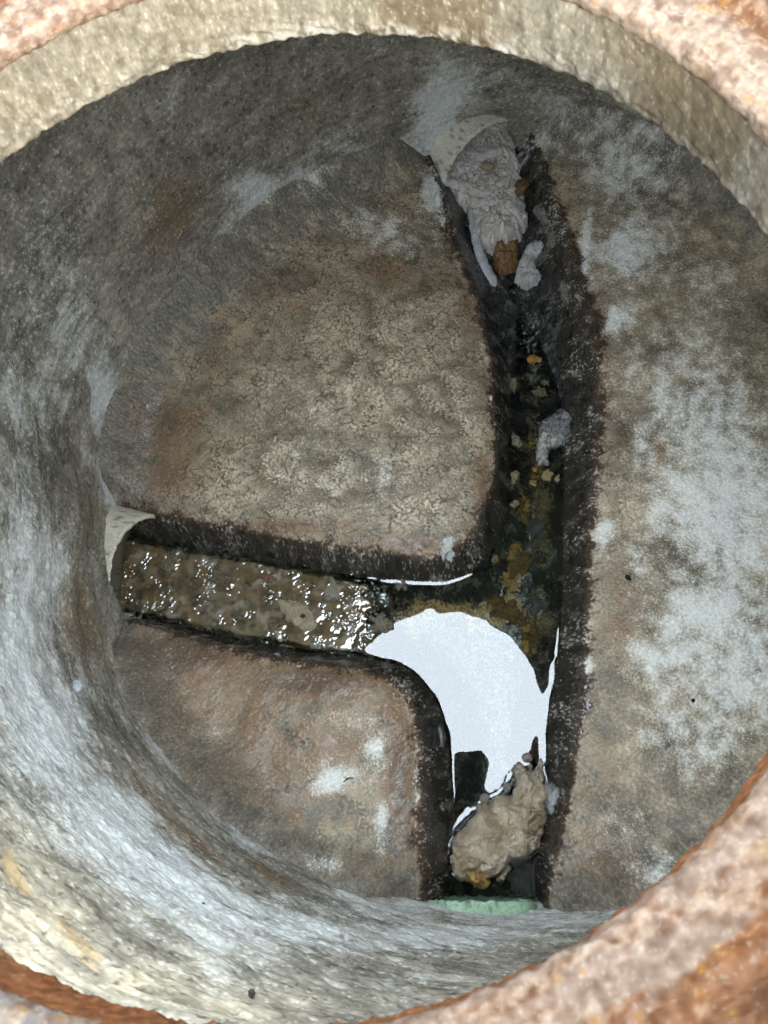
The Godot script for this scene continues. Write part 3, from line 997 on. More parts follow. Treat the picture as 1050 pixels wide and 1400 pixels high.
# a bent tube, thick in the middle, for strands and pebbles
func strand(line: Array, rad: Array, sd: int, ca: Color, cb: Color, at: Vector3, rough := 0.25, flat := 0.7) -> ArrayMesh:
	var curve := Curve3D.new()
	for p: Vector3 in line: curve.add_point(p)
	var rows := 40
	var cols := 20
	var n := noise(sd, 90.0, 3)
	var total := curve.get_baked_length()
	var v := PackedVector3Array()
	var col := PackedColorArray()
	for j in rows:
		var s := float(j) / (rows - 1)
		var p := curve.sample_baked(s * total, true)
		var ahead := (curve.sample_baked(minf(s + 0.03, 1.0) * total, true) - curve.sample_baked(maxf(s - 0.03, 0.0) * total, true)).normalized()
		var side := ahead.cross(Vector3.UP).normalized()
		var up := side.cross(ahead).normalized()
		var k := s * (rad.size() - 1)
		var r: float = lerpf(rad[int(k)], rad[mini(int(k) + 1, rad.size() - 1)], k - int(k))
		r *= sqrt(maxf(0.0, 1.0 - pow(absf(2.0 * s - 1.0), 6.0)))
		for i in cols:
			var a := TAU * i / cols
			var q := p + side * cos(a) * r + up * sin(a) * r * flat
			q += (side * cos(a) + up * sin(a)) * r * rough * n.get_noise_3dv(q)
			v.append(q - at)
			col.append(ca.lerp(cb, clampf(0.5 + n.get_noise_3dv(q * 0.6), 0.0, 1.0)))
	return mesh_of(v, grid_index(rows, cols, true), col)

# a lumpy pebble
func pebble_mesh(sd: int, size: Vector3, ca: Color, cb: Color, rough := 0.35) -> ArrayMesh:
	var n := noise(sd, 1.1, 3)
	var rows := 15
	var cols := 22
	var v := PackedVector3Array()
	var col := PackedColorArray()
	for j in rows:
		var b := PI * j / (rows - 1.0)
		for i in cols:
			var a := TAU * i / cols
			var q := Vector3(sin(b) * cos(a), cos(b), sin(b) * sin(a))
			var r := 1.0 + rough * n.get_noise_3dv(q * 1.2) + rough * 0.4 * n.get_noise_3dv(q * 4.0)
			v.append(q * r * size)
			col.append(ca.lerp(cb, clampf(0.5 + n.get_noise_3dv(q * 3.0), 0.0, 1.0)))
	return mesh_of(v, grid_index(rows, cols, true, false), col)

func pebble(called: String, at: Vector3, size: Vector3, turn: float, sd: int, ca: Color, cb: Color, m: Material, label: String, category: String, group := "", rough := 0.35) -> MeshInstance3D:
	var o := put(called, pebble_mesh(sd, size, ca, cb, rough), m)
	o.position = at
	o.rotation.y = turn
	tag(o, label, category, group)
	return o

# half or whole pipe end: crown seen from above. at = centre on the wall, axis = unit vector out of the shaft
func pipe(called: String, at: Vector3, axis: Vector3, r: float, thick: float, out_by: Callable, ca: Color, cb: Color, rough: float, sd: int, label: String) -> Node3D:
	var o := base(called, at)
	tag(o, label, "pipe")
	var side := axis.cross(Vector3.UP).normalized()
	var n := noise(sd, 40.0, 4)
	var n2 := noise(sd + 7, 60.0, 4)
	var cols := 120
	var m := vmat(rough)
	for part in 2:
		var v := PackedVector3Array()
		var col := PackedColorArray()
		var rows := 26
		for j in rows:
			for i in cols:
				var a := TAU * i / cols
				var stub: float = out_by.call(a) + 0.004 * n.get_noise_2d(cos(a) * 0.2, sin(a) * 0.2)
				var rr := r
				var along := 0.0
				if part == 0:
					# outside, round the lip, and a little way in
					if j < 16: along = lerpf(0.28, -stub, pow(j / 15.0, 0.5))
					else: along = -stub
					if j >= 16 and j < 22:
						var b := (j - 16) / 5.0 * PI
						rr = r - thick * 0.5 + cos(b) * thick * 0.5
						along = -stub - sin(b) * thick * 0.35
					if j >= 22:
						rr = r - thick
						along = -stub + (j - 22) * 0.003
				else:
					rr = r - thick
					along = lerpf(-stub + 0.009, 0.26, j / (rows - 1.0))
				rr += 0.0012 * n.get_noise_3d(cos(a), sin(a), along * 4.0)
				v.append(side * cos(a) * rr + Vector3.UP * sin(a) * rr + axis * along)
				var k := clampf(0.5 + 0.9 * n.get_noise_3d(cos(a) * 0.5, sin(a) * 0.5, along), 0.0, 1.0)
				var c := ca.lerp(cb, k * 0.6)
				if n2.get_noise_3d(cos(a) * 0.4, sin(a) * 0.4, along) > 0.36: c = c.lerp(lin(74, 64, 50), 0.7)
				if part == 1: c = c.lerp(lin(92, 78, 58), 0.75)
				col.append(c)
		put("pipe_barrel" if part == 0 else "pipe_lining", mesh_of(v, grid_index(rows, cols, true), col), m, o)
	return o

func build_water() -> void:
	var water: Array = smooth(WATER, true, 4)
	var wp := PackedVector2Array(water)
	var cell := 0.0022
	var lo := Vector2(-0.70, -1.28)
	var nx := int(0.94 / cell)
	var nz := int(1.52 / cell)
	var ripple := noise(41, 9.0, 2)
	var wob := noise(42, 16.0, 2)
	var rag_line: Array = smooth(DEBRIS, true, 2)
	var rag := PackedVector2Array(rag_line)
	# distance to the shore from the coarse field
	var v := PackedVector3Array()
	var idx := PackedInt32Array()
	var where := PackedInt32Array()
	where.resize(nx * nz)
	where.fill(-1)
	var im := img_of(f_dw_coarse, NC)
	im.resize(NW, NW, Image.INTERPOLATE_CUBIC)
	var fine_dw := im.get_data().to_float32_array()
	for j in nz:
		for i in nx:
			var x := lo.x + i * cell
			var z := lo.y + j * cell
			var u := clampf((x - FX) / FS * NW - 0.5, 0.0, NW - 1.001)
			var w := clampf((z - FZ) / FS * NW - 0.5, 0.0, NW - 1.001)
			var a := int(u)
			var b := int(w)
			var d := lerpf(lerpf(fine_dw[b * NW + a], fine_dw[b * NW + a + 1], u - a), lerpf(fine_dw[(b + 1) * NW + a], fine_dw[(b + 1) * NW + a + 1], u - a), w - b)
			if d > 0.010: continue
			var shore := -d + 0.004 + 0.003 * wob.get_noise_2d(x, z)
			if x > -0.15 and z > -0.1:
				var pt := Vector2(x, z)
				if not Geometry2D.is_point_in_polygon(pt, rag): shore = minf(shore, seg_dist(pt, rag_line, true) - 0.002 + 0.004 * wob.get_noise_2d(x * 2.0, z * 2.0))
			var y := 0.0035 * exp(-maxf(shore, 0.0) / 0.0034) + 0.00022 * ripple.get_noise_2d(x, z)
			where[j * nx + i] = v.size()
			v.append(Vector3(x, y, z))
	for j in nz - 1:
		for i in nx - 1:
			var a := where[j * nx + i]
			var b := where[j * nx + i + 1]
			var c := where[(j + 1) * nx + i]
			var d := where[(j + 1) * nx + i + 1]
			if a >= 0 and b >= 0 and c >= 0 and d >= 0: idx.append_array(PackedInt32Array([a, b, c, b, d, c]))
	var m := StandardMaterial3D.new()
	m.albedo_color = Color(0.80, 0.86, 0.84, 0.0)
	m.transparency = BaseMaterial3D.TRANSPARENCY_ALPHA
	m.roughness = 0.0
	m.metallic_specular = 0.707
	m.refraction_enabled = true
	m.refraction_scale = 0.06
	tag(put("water", mesh_of(v, idx), m), "still dark water in the channels mirroring the white sky", "", "", "structure")

func build_sludge() -> void:
	# thick brown scum that fills the left branch and dips under clear water near the junction
	var cell := 0.0016
	var line: Array = smooth(SLUDGE, true, 3)
	var pv := PackedVector2Array(line)
	var lo := Vector2(-0.70, -0.50)
	var nx := int(0.60 / cell)
	var nz := int(0.32 / cell)
	var n1 := noise(51, 22.0, 3)
	var n2 := noise(52, 70.0, 3)
	var n3 := noise(53, 55.0, 3)
	n3.fractal_type = FastNoiseLite.FRACTAL_RIDGED
	var v := PackedVector3Array()
	var col := PackedColorArray()
	var where := PackedInt32Array()
	where.resize(nx * nz)
	where.fill(-1)
	for j in nz:
		for i in nx:
			var p := lo + Vector2(i, j) * cell
			var inside := Geometry2D.is_point_in_polygon(p, pv)
			if not inside: continue
			var d := seg_dist(p, line, true)
			var a := n1.get_noise_2dv(p)
			var b := n2.get_noise_2dv(p)
			var rough := sstep(0.08, 0.34, n1.get_noise_2d(p.x * 0.75 + 9.0, p.y * 0.75) + 0.25 * b) * (1.0 - 0.5 * sstep(-0.40, -0.34, p.x) * sstep(-0.26, -0.32, p.x))
			var y := -0.0045 + 0.0065 * sstep(0.0, 0.014, d + 0.004 * a) + 0.0016 * a
			y += (0.0014 * b + 0.0028 * maxf(0.0, n3.get_noise_2dv(p))) * (0.02 + rough)
			y -= 0.011 * sstep(-0.215, -0.165, p.x + 0.03 * a + 0.01 * b)
			where[j * nx + i] = v.size()
			v.append(Vector3(p.x, y, p.y))
			var c := lin(74, 66, 48).lerp(lin(108, 98, 78), clampf(0.4 + 1.4 * a, 0.0, 1.0)).lerp(lin(58, 52, 38), clampf(0.25 + 1.2 * n1.get_noise_2d(p.x * 1.8 + 31.0, p.y * 1.8), 0.0, 0.9))
			c = c.lerp(lin(52, 50, 40), 0.7 * sstep(0.022, 0.0, d + 0.01 * a))
			c = c.lerp(lin(106, 84, 54), clampf(n1.get_noise_2d(p.x + 4.0, p.y) * 1.5, 0.0, 0.6))
			c = c.lerp(lin(140, 134, 122), clampf(n1.get_noise_2d(p.x, p.y + 14.0) * 1.6 - 0.3, 0.0, 0.7))
			col.append(c)
	var idx := PackedInt32Array()
	for j in nz - 1:
		for i in nx - 1:
			var a := where[j * nx + i]
			var b := where[j * nx + i + 1]
			var c := where[(j + 1) * nx + i]
			var d := where[(j + 1) * nx + i + 1]
			if a >= 0 and b >= 0 and c >= 0 and d >= 0: idx.append_array(PackedInt32Array([a, b, c, b, d, c]))
	var m := vmat(0.08, 0.707, 0.0)
	m.clearcoat_enabled = true
	m.clearcoat = 1.0
	m.clearcoat_roughness = 0.03
	tag(put("sludge", mesh_of(v, idx, col), m), "glistening brown sludge filling the left branch channel", "sludge", "", "stuff")

func scatter_grit() -> void:
	# sand and salt grains, thickest along the channel shoulders
	var rng := RandomNumberGenerator.new()
	rng.seed = 77
	var places: Array[Transform3D] = []
	var tints: Array[Color] = []
	var n := noise(61, 20.0, 3)
	var tries := 0
	while places.size() < 1800 and tries < 160000:
		tries += 1
		var i := rng.randi_range(2, NM - 3)
		var j := rng.randi_range(2, NM - 3)
		var at := j * NM + i
		var t := f_t[at]
		var x := FX + (i + rng.randf()) / NM * FS
		var z := FZ + (j + rng.randf()) / NM * FS
		if Vector2(x, z).distance_to(WALL_C) > 0.72: continue
		if t < 0.04 and z > -0.75: continue
		var want := 0.45 if t < 0.97 else (0.22 if t < 2.0 else 0.10)
		want *= clampf(0.10 + 2.2 * n.get_noise_2d(x, z), 0.01, 1.0)
		if rng.randf() > want: continue
		var s := 0.0004 + 0.0012 * pow(rng.randf(), 4.0)
		var bs := Basis.from_euler(Vector3(rng.randf() * TAU, rng.randf() * TAU, 0)).scaled(Vector3(s, s * rng.randf_range(0.5, 1.0), s * rng.randf_range(0.7, 1.3)))
		places.append(Transform3D(bs, Vector3(x, floor_height(x, z) + s * 0.3, z)))
		tints.append(lin(176, 172, 160).lerp(lin(120, 104, 84), rng.randf()))
	var mm := MultiMesh.new()
	mm.transform_format = MultiMesh.TRANSFORM_3D
	mm.use_colors = true
	var ball := SphereMesh.new()
	ball.radius = 1.0
	ball.height = 2.0
	ball.radial_segments = 6
	ball.rings = 3
	mm.mesh = ball
	mm.instance_count = places.size()
	for k in places.size():
		mm.set_instance_transform(k, places[k])
		mm.set_instance_color(k, tints[k])
	var o := MultiMeshInstance3D.new()
	o.name = "grit"
	o.multimesh = mm
	var m := mat(Color.WHITE, 0.35)
	m.vertex_color_use_as_albedo = true
	o.material_override = m
	add_child(o, true)
	tag(o, "pale grit and salt grains lying on the channel sides and benches", "grit", "", "stuff")

const FLOOR_TINT := 1.5
const WALL_TINT := 1.5
const RING_TINT := 0.27
const WATER := [Vector2(-0.045, -1.328), Vector2(-0.002, -1.189), Vector2(0.036, -1.011), Vector2(0.078, -0.845), Vector2(0.088, -0.708), Vector2(0.082, -0.579), Vector2(0.069, -0.487), Vector2(0.034, -0.399), Vector2(-0.021, -0.358), Vector2(-0.105, -0.353), Vector2(-0.233, -0.371), Vector2(-0.426, -0.414), Vector2(-0.635, -0.455), Vector2(-0.772, -0.481), Vector2(-0.797, -0.320), Vector2(-0.672, -0.299), Vector2(-0.489, -0.252), Vector2(-0.315, -0.219), Vector2(-0.203, -0.208), Vector2(-0.127, -0.188), Vector2(-0.078, -0.139), Vector2(-0.055, -0.075), Vector2(-0.051, 0.024), Vector2(-0.055, 0.142), Vector2(-0.062, 0.264), Vector2(0.077, 0.261), Vector2(0.089, 0.140), Vector2(0.113, 0.059), Vector2(0.119, -0.037), Vector2(0.124, -0.086), Vector2(0.140, -0.163), Vector2(0.159, -0.255), Vector2(0.171, -0.366), Vector2(0.180, -0.483), Vector2(0.193, -0.605), Vector2(0.200, -0.734), Vector2(0.193, -0.890), Vector2(0.179, -1.037), Vector2(0.157, -1.194), Vector2(0.139, -1.382), Vector2(0.127, -1.631), Vector2(-0.105, -1.614)]
const BENCH_NW := [Vector2(-0.099, -1.491), Vector2(-0.054, -1.236), Vector2(-0.023, -1.061), Vector2(0.015, -0.932), Vector2(0.042, -0.794), Vector2(0.050, -0.665), Vector2(0.045, -0.544), Vector2(0.018, -0.459), Vector2(-0.031, -0.397), Vector2(-0.097, -0.383), Vector2(-0.219, -0.402), Vector2(-0.359, -0.431), Vector2(-0.475, -0.460), Vector2(-0.601, -0.488), Vector2(-0.840, -0.523)]
const BENCH_SW := [Vector2(-0.804, -0.287), Vector2(-0.643, -0.270), Vector2(-0.556, -0.246), Vector2(-0.430, -0.208), Vector2(-0.295, -0.184), Vector2(-0.190, -0.167), Vector2(-0.135, -0.137), Vector2(-0.112, -0.082), Vector2(-0.104, 0.000), Vector2(-0.104, 0.090), Vector2(-0.106, 0.258)]
const BENCH_E := [Vector2(0.122, -1.595), Vector2(0.142, -1.418), Vector2(0.182, -1.290), Vector2(0.218, -1.150), Vector2(0.244, -1.019), Vector2(0.265, -0.878), Vector2(0.274, -0.746), Vector2(0.263, -0.638), Vector2(0.243, -0.535), Vector2(0.227, -0.422), Vector2(0.211, -0.315), Vector2(0.198, -0.213), Vector2(0.187, -0.128), Vector2(0.170, -0.046), Vector2(0.149, 0.034), Vector2(0.127, 0.099), Vector2(0.097, 0.194), Vector2(0.084, 0.254)]
const DEBRIS := [Vector2(-0.057, 0.149), Vector2(-0.050, 0.115), Vector2(-0.032, 0.083), Vector2(-0.009, 0.062), Vector2(0.025, 0.040), Vector2(0.051, 0.026), Vector2(0.061, 0.007), Vector2(0.077, -0.007), Vector2(0.104, -0.002), Vector2(0.117, 0.028), Vector2(0.113, 0.063), Vector2(0.105, 0.095), Vector2(0.089, 0.123), Vector2(0.059, 0.139), Vector2(0.036, 0.150), Vector2(0.009, 0.161), Vector2(-0.030, 0.166)]
const BENCH_FAR := [[Vector2(-1.6, -0.6), Vector2(-1.6, -2.0), Vector2(-0.1, -2.0)], [Vector2(-0.1, 0.9), Vector2(-1.6, 0.9), Vector2(-1.6, -0.3)], [Vector2(0.1, 0.9), Vector2(1.6, 0.9), Vector2(1.6, -2.2), Vector2(0.1, -2.2)]]
const SLUDGE := [Vector2(-0.819, -0.478), Vector2(-0.634, -0.449), Vector2(-0.425, -0.407), Vector2(-0.233, -0.364), Vector2(-0.161, -0.349), Vector2(-0.146, -0.315), Vector2(-0.176, -0.276), Vector2(-0.164, -0.240), Vector2(-0.203, -0.212), Vector2(-0.315, -0.225), Vector2(-0.490, -0.258), Vector2(-0.673, -0.305), Vector2(-0.798, -0.326)]

func _ready() -> void:
	var cam := Camera3D.new()
	cam.name = "camera"
	cam.transform = Transform3D(Basis(Vector3(0.99322, -0.11622, 0.0), Vector3(0.03766, 0.32185, -0.94604), Vector3(0.10995, 0.93963, 0.32405)).orthonormalized(), Vector3(0, 1.44, 0))
	cam.near = 0.02
	cam.far = 400.0
	var lens := CameraAttributesPhysical.new()
	lens.frustum_focal_length = 18.018
	lens.frustum_near = 0.02
	lens.frustum_far = 400.0
	lens.frustum_focus_distance = 1.30
	lens.exposure_aperture = 11.0
	cam.attributes = lens
	add_child(cam)
	cam.current = true
	var env := Environment.new()
	env.tonemap_mode = Environment.TONE_MAPPER_LINEAR
	env.tonemap_exposure = EXPO
	env.background_mode = Environment.BG_SKY
	env.sdfgi_enabled = true
	env.ssao_enabled = true
	env.ssil_enabled = true
	var sky := Sky.new()
	var sm := ProceduralSkyMaterial.new()
	sm.sky_top_color = Color(0.89, 0.94, 0.985)
	sm.sky_horizon_color = Color(0.76, 0.795, 0.83)
	sm.sky_curve = 0.5
	sm.ground_bottom_color = Color(0.3, 0.29, 0.27)
	sm.ground_horizon_color = Color(0.6, 0.62, 0.64)
	sm.sun_angle_max = 2.0
	sky.sky_material = sm
	env.sky = sky
	var we := WorldEnvironment.new()
	we.name = "world_environment"
	we.environment = env
	add_child(we)
	var sun := DirectionalLight3D.new()
	sun.name = "sun"
	sun.light_color = Color(1.0, 0.97, 0.92)
	sun.light_energy = 0.4
	sun.light_angular_distance = 10.0
	sun.shadow_enabled = true
	sun.look_at_from_position(Vector3(0.25, 0.30, 0.9), Vector3.ZERO)
	add_child(sun)

	n_big = noise(101, 7.0, 3)
	n_mid = noise(102, 45.0, 3)
	n_fine = noise(103, 220.0, 2)
	floor_fields()
	build_floor(floor_material())
	build_wall(wall_material())
	build_neck(ring_material())
	build_ground()
	build_water()
	build_sludge()
	scatter_grit()
	build_things()

func lump_thing(called: String, outline: Array, y0: float, h: float, edge: float, cell: float, amp: float, freq: float, sd: int, ca: Color, cb: Color, m: Material, label: String, category: String, group := "") -> MeshInstance3D:
	var at := middle(outline, y0)
	y0 += maxf(0.0, floor_height(at.x, at.z) - 0.002 - maxf(y0, 0.0))
	at.y = y0
	var o := put(called, lump(outline, y0, h, edge, cell, amp, freq, sd, ca, cb, at), m)
	o.position = at
	tag(o, label, category, group)
	return o

func round_outline(c: Vector3, rx: float, rz: float, turn: float, sd: int, ragged := 0.25) -> Array:
	var out := []
	var n := noise(sd, 0.9, 2)
	for k in 12:
		var a := TAU * k / 12.0
		var r := 1.0 + ragged * 2.0 * n.get_noise_2d(cos(a) * 1.5, sin(a) * 1.5)
		out.append(Vector2(c.x, c.z) + Vector2(cos(a) * rx, sin(a) * rz).rotated(turn) * r)
	return out

func build_things() -> void:
	var fibre := vmat(0.5, 0.5)
	var wet := vmat(0.16, 0.6)
	var dry := vmat(0.85, 0.3)
	# pipes
	pipe("clay_pipe", Vector3(0.036, 0.045, -1.345), Vector3(-0.42, 0, -0.91).normalized(), 0.112, 0.011, func(a: float) -> float: return 0.056 - 0.020 * cos(a), lin(242, 238, 222), lin(206, 198, 172), 0.5, 201, "cream pipe end full of grey pulp at the head of the main channel")
	pipe("clay_pipe", Vector3(-0.66, 0.05, -0.388), Vector3(-0.95, 0, -0.28).normalized(), 0.108, 0.008, func(a: float) -> float: return 0.015 + 0.004 * sin(3.0 * a + 0.6), lin(236, 230, 208), lin(196, 186, 156), 0.5, 202, "thin cream pipe end with a broken rim where sludge enters from the left")
	pipe("plastic_pipe", Vector3(-0.004, 0.05, 0.2), Vector3(0, 0, 1), 0.088, 0.008, func(a: float) -> float: return 0.003 + 0.014 * maxf(0.0, sin(a)), lin(186, 218, 186), lin(150, 190, 156), 0.45, 203, "pale green outlet pipe crown at the foot of the main channel")
	# the clump at the head
	var upper: Array = [Vector2(-0.052, -1.290), Vector2(-0.034, -1.235), Vector2(0.004, -1.191), Vector2(0.031, -1.185), Vector2(0.067, -1.158), Vector2(0.117, -1.153), Vector2(0.144, -1.189), Vector2(0.147, -1.261), Vector2(0.137, -1.348), Vector2(0.122, -1.430), Vector2(0.079, -1.436), Vector2(0.030, -1.386), Vector2(-0.014, -1.348)]
	var lower: Array = [Vector2(0.025, -1.229), Vector2(0.026, -1.173), Vector2(0.033, -1.118), Vector2(0.057, -1.089), Vector2(0.098, -1.085), Vector2(0.133, -1.105), Vector2(0.152, -1.138), Vector2(0.139, -1.198), Vector2(0.106, -1.245), Vector2(0.058, -1.250)]
	var clump := base("wet_wipe_clump", middle(upper, 0.0))
	tag(clump, "big grey clump of pulped wipes bulging out of the cream pipe", "wet wipes")
	put("pulp_lobe", lump(upper, -0.005, 0.062, 0.032, 0.0014, 0.012, 30.0, 301, lin(242, 237, 230), lin(196, 187, 176), clump.position), fibre, clump)
	put("pulp_lobe", lump(lower, -0.005, 0.070, 0.028, 0.0014, 0.012, 34.0, 311, lin(238, 232, 224), lin(194, 184, 172), clump.position), fibre, clump)
	put("pulp_strand", strand([Vector3(-0.0453, 0.0620, -1.2489), Vector3(0.0090, 0.0700, -1.2240), Vector3(0.0587, 0.0720, -1.1974), Vector3(0.1208, 0.0660, -1.2396)], [0.008, 0.013, 0.014, 0.009], 321, lin(232, 227, 221), lin(190, 182, 172), clump.position, 0.5), fibre, clump)
	put("pulp_strand", strand([Vector3(0.0290, 0.0600, -1.3449), Vector3(0.0468, 0.0700, -1.2962), Vector3(0.1083, 0.0680, -1.3076), Vector3(0.1353, 0.0620, -1.2698)], [0.007, 0.012, 0.011, 0.007], 322, lin(232, 227, 221), lin(190, 182, 172), clump.position, 0.5), fibre, clump)
	put("pulp_strand", strand([Vector3(0.0416, 0.0640, -1.1632), Vector3(0.0670, 0.0740, -1.1715), Vector3(0.1067, 0.0740, -1.1559), Vector3(0.1332, 0.0660, -1.1257)], [0.006, 0.010, 0.011, 0.007], 323, lin(232, 227, 221), lin(190, 182, 172), clump.position, 0.5), fibre, clump)
	pebble("food_scrap", Vector3(0.0696, 0.0680, -1.2673), Vector3(0.016, 0.008, 0.009), -0.1, 331, lin(186, 176, 146), lin(158, 146, 116), fibre, "small pale yellow scrap lying on the grey clump", "food scrap")
	pebble("brown_lump", Vector3(0.1384, 0.0600, -1.2115), Vector3(0.015, 0.014, 0.023), -0.5, 332, lin(128, 96, 56), lin(92, 70, 42), wet, "smooth brown lump against the right side of the grey clump", "lump")
	lump_thing("brown_lump", [Vector2(0.076, -1.134), Vector2(0.073, -1.084), Vector2(0.078, -1.038), Vector2(0.103, -1.032), Vector2(0.124, -1.046), Vector2(0.129, -1.091), Vector2(0.127, -1.133), Vector2(0.102, -1.144)], -0.003, 0.034, 0.013, 0.0013, 0.005, 70.0, 333, lin(150, 110, 64), lin(108, 80, 48), wet, "squarish brown lump just below the grey clump", "lump")
	var st := put("wipe_strip", strand([Vector3(0.0280, 0.0460, -1.1838), Vector3(0.0350, 0.0420, -1.1164), Vector3(0.0468, 0.0320, -1.0584), Vector3(0.0597, 0.0220, -1.0272), Vector3(0.0756, 0.0130, -0.9951)], [0.006, 0.009, 0.010, 0.011, 0.012], 334, lin(206, 208, 210), lin(170, 174, 176), Vector3(0.0521, 0.0000, -1.1053), 0.35), wet)
	st.position = Vector3(0.0521, 0.0000, -1.1053)
	tag(st, "twisted pale grey strip hanging from the left of the grey clump", "wipe")
	lump_thing("tissue_wad", [Vector2(0.144, -1.078), Vector2(0.159, -1.092), Vector2(0.181, -1.088), Vector2(0.189, -1.063), Vector2(0.176, -1.052), Vector2(0.163, -1.046), Vector2(0.163, -1.023), Vector2(0.174, -1.000), Vector2(0.153, -0.984), Vector2(0.128, -0.993), Vector2(0.118, -1.009), Vector2(0.123, -1.034), Vector2(0.134, -1.056)], -0.002, 0.026, 0.012, 0.0013, 0.005, 60.0, 335, lin(212, 208, 206), lin(180, 176, 172), fibre, "white curled tissue wad right of the squarish brown lump", "tissue")
	lump_thing("tissue_scrap", [Vector2(0.163, -1.156), Vector2(0.185, -1.146), Vector2(0.195, -1.110), Vector2(0.185, -1.103), Vector2(0.174, -1.127)], 0.0, 0.010, 0.006, 0.0013, 0.004, 80.0, 336, lin(150, 146, 138), lin(112, 108, 100), wet, "thin grey scrap above the white curled tissue wad", "tissue")
	lump_thing("tissue_scrap", [Vector2(0.185, -1.099), Vector2(0.203, -1.083), Vector2(0.202, -1.049), Vector2(0.188, -1.046), Vector2(0.185, -1.073)], 0.0, 0.009, 0.006, 0.0013, 0.004, 80.0, 337, lin(134, 130, 122), lin(104, 100, 92), wet, "thin grey scrap right of the white curled tissue wad", "tissue")
	lump_thing("tissue_scrap", [Vector2(0.206, -0.963), Vector2(0.218, -0.955), Vector2(0.218, -0.919), Vector2(0.209, -0.913), Vector2(0.203, -0.938)], 0.012, 0.007, 0.005, 0.0013, 0.003, 80.0, 338, lin(140, 134, 122), lin(112, 106, 96), wet, "tan scrap stuck on the right side below the white curled wad", "tissue")
	# bed of the main channel
	pebble("orange_pebble", Vector3(0.1427, 0.0060, -0.8178), Vector3(0.011, 0.007, 0.009), 0.2, 341, lin(178, 128, 58), lin(140, 98, 44), wet, "glossy orange pebble in the dark upper channel bed", "pebble")
	pebble("orange_pebble", Vector3(0.1560, 0.0060, -0.8152), Vector3(0.006, 0.005, 0.006), 0.9, 342, lin(166, 130, 76), lin(140, 104, 56), wet, "smaller tan pebble touching the glossy orange pebble", "pebble")
	var flakes := [
		[Vector3(0.1024, 0.0020, -0.7629), 0.008, 0.019, 0.1, lin(124, 114, 88), "tall tan flake at the left edge of the dark channel bed"],
		[Vector3(0.1535, -0.0040, -0.7427), 0.017, 0.015, 0.4, lin(104, 96, 70), "round olive flake in the middle of the dark channel bed"],
		[Vector3(0.1668, -0.0030, -0.7649), 0.010, 0.009, 0.0, lin(98, 92, 68), "small olive flake above the round olive flake"],
		[Vector3(0.1028, 0.0000, -0.6352), 0.010, 0.018, -0.4, lin(120, 112, 96), "grey tan flake left of the crumpled film"],
		[Vector3(0.0928, 0.0010, -0.5594), 0.009, 0.015, 0.1, lin(138, 126, 84), "yellowish flake at the left bed edge below the crumpled film"],
		[Vector3(0.1558, -0.0030, -0.5581), 0.012, 0.015, 0.2, lin(154, 138, 92), "bright tan flake under the crumpled film"],
		[Vector3(0.1326, -0.0040, -0.5736), 0.007, 0.007, 0.0, lin(164, 124, 52), "small orange flake left of the bright tan flake"],
		[Vector3(0.1293, -0.0040, -0.5442), 0.009, 0.009, 0.3, lin(150, 126, 62), "ochre flake below the small orange flake"],
		[Vector3(0.1751, -0.0020, -0.5522), 0.006, 0.010, 0.3, lin(140, 130, 106), "narrow grey flake right of the bright tan flake"],
		[Vector3(0.0898, -0.0020, -0.5022), 0.010, 0.011, 0.6, lin(124, 112, 90), "lowest tan flake at the left bed edge"],
		[Vector3(0.0478, -0.0060, -0.3918), 0.010, 0.012, 0.2, lin(120, 106, 74), "tan flake near the corner of the big bench"],
		[Vector3(0.1833, 0.0040, -0.8842), 0.006, 0.010, 0.2, lin(110, 106, 94), "grey flake above right of the orange pebble"],
	]
	for k in flakes.size():
		var f: Array = flakes[k]
		var p: Vector3 = f[0]
		lump_thing("sediment_flake", round_outline(p, f[1], f[2], f[3], 350 + k), maxf(p.y, floor_height(p.x, p.z)) - 0.002, 0.007, 0.006, 0.0012, 0.0025, 90.0, 370 + k, f[4], (f[4] as Color) * 0.72, wet, f[5], "sediment flake", "sediment flakes in the main channel")
	var rusts := [
		[Vector3(0.0610, -0.0300, -0.3079), 0.040, 0.028, 0.3, "largest orange sediment patch beside the sky reflection"],
		[Vector3(0.1073, -0.0300, -0.2507), 0.016, 0.032, 0.25, "long orange sediment patch right of the largest one"],
		[Vector3(0.0894, -0.0300, -0.3940), 0.018, 0.034, 0.2, "orange sediment streak above the largest patch"],
		[Vector3(0.1079, -0.0300, -0.4958), 0.013, 0.030, 0.1, "topmost orange sediment streak below the tan flakes"],
		[Vector3(-0.0098, -0.0300, -0.2783), 0.040, 0.014, 0.1, "ochre sediment patch left of the largest orange one"],
	]
	for k in rusts.size():
		var f: Array = rusts[k]
		var p: Vector3 = f[0]
		lump_thing("orange_sediment", round_outline(p, f[1], f[2], f[3], 390 + k, 0.7), floor_height(p.x, p.z) - 0.004, 0.015 if k != 4 else 0.010, 0.020, 0.0014, 0.005, 60.0, 400 + k, lin(176, 142, 86), lin(136, 112, 72), wet, f[4], "sediment", "orange sediment under the water")
	var silts := [
		[Vector3(0.1307, -0.0200, -0.4582), 0.018, 0.028, 0.1, "grey silt cloud right of the topmost orange streak"],
		[Vector3(0.1252, -0.0200, -0.3070), 0.020, 0.018, 0.4, "grey silt cloud right of the largest orange patch"],
		[Vector3(0.1080, -0.0200, -0.1853), 0.014, 0.012, 0.4, "small grey silt heap right of the sky reflection"],
	]
	for k in silts.size():
		var f: Array = silts[k]
		var p: Vector3 = f[0]
		lump_thing("grey_silt", round_outline(p, f[1], f[2], f[3], 420 + k, 0.4), floor_height(p.x, p.z) - 0.003, 0.026, 0.016, 0.0016, 0.002, 40.0, 430 + k, lin(150, 150, 146), lin(118, 116, 110), wet, f[4], "silt", "grey silt under the water")
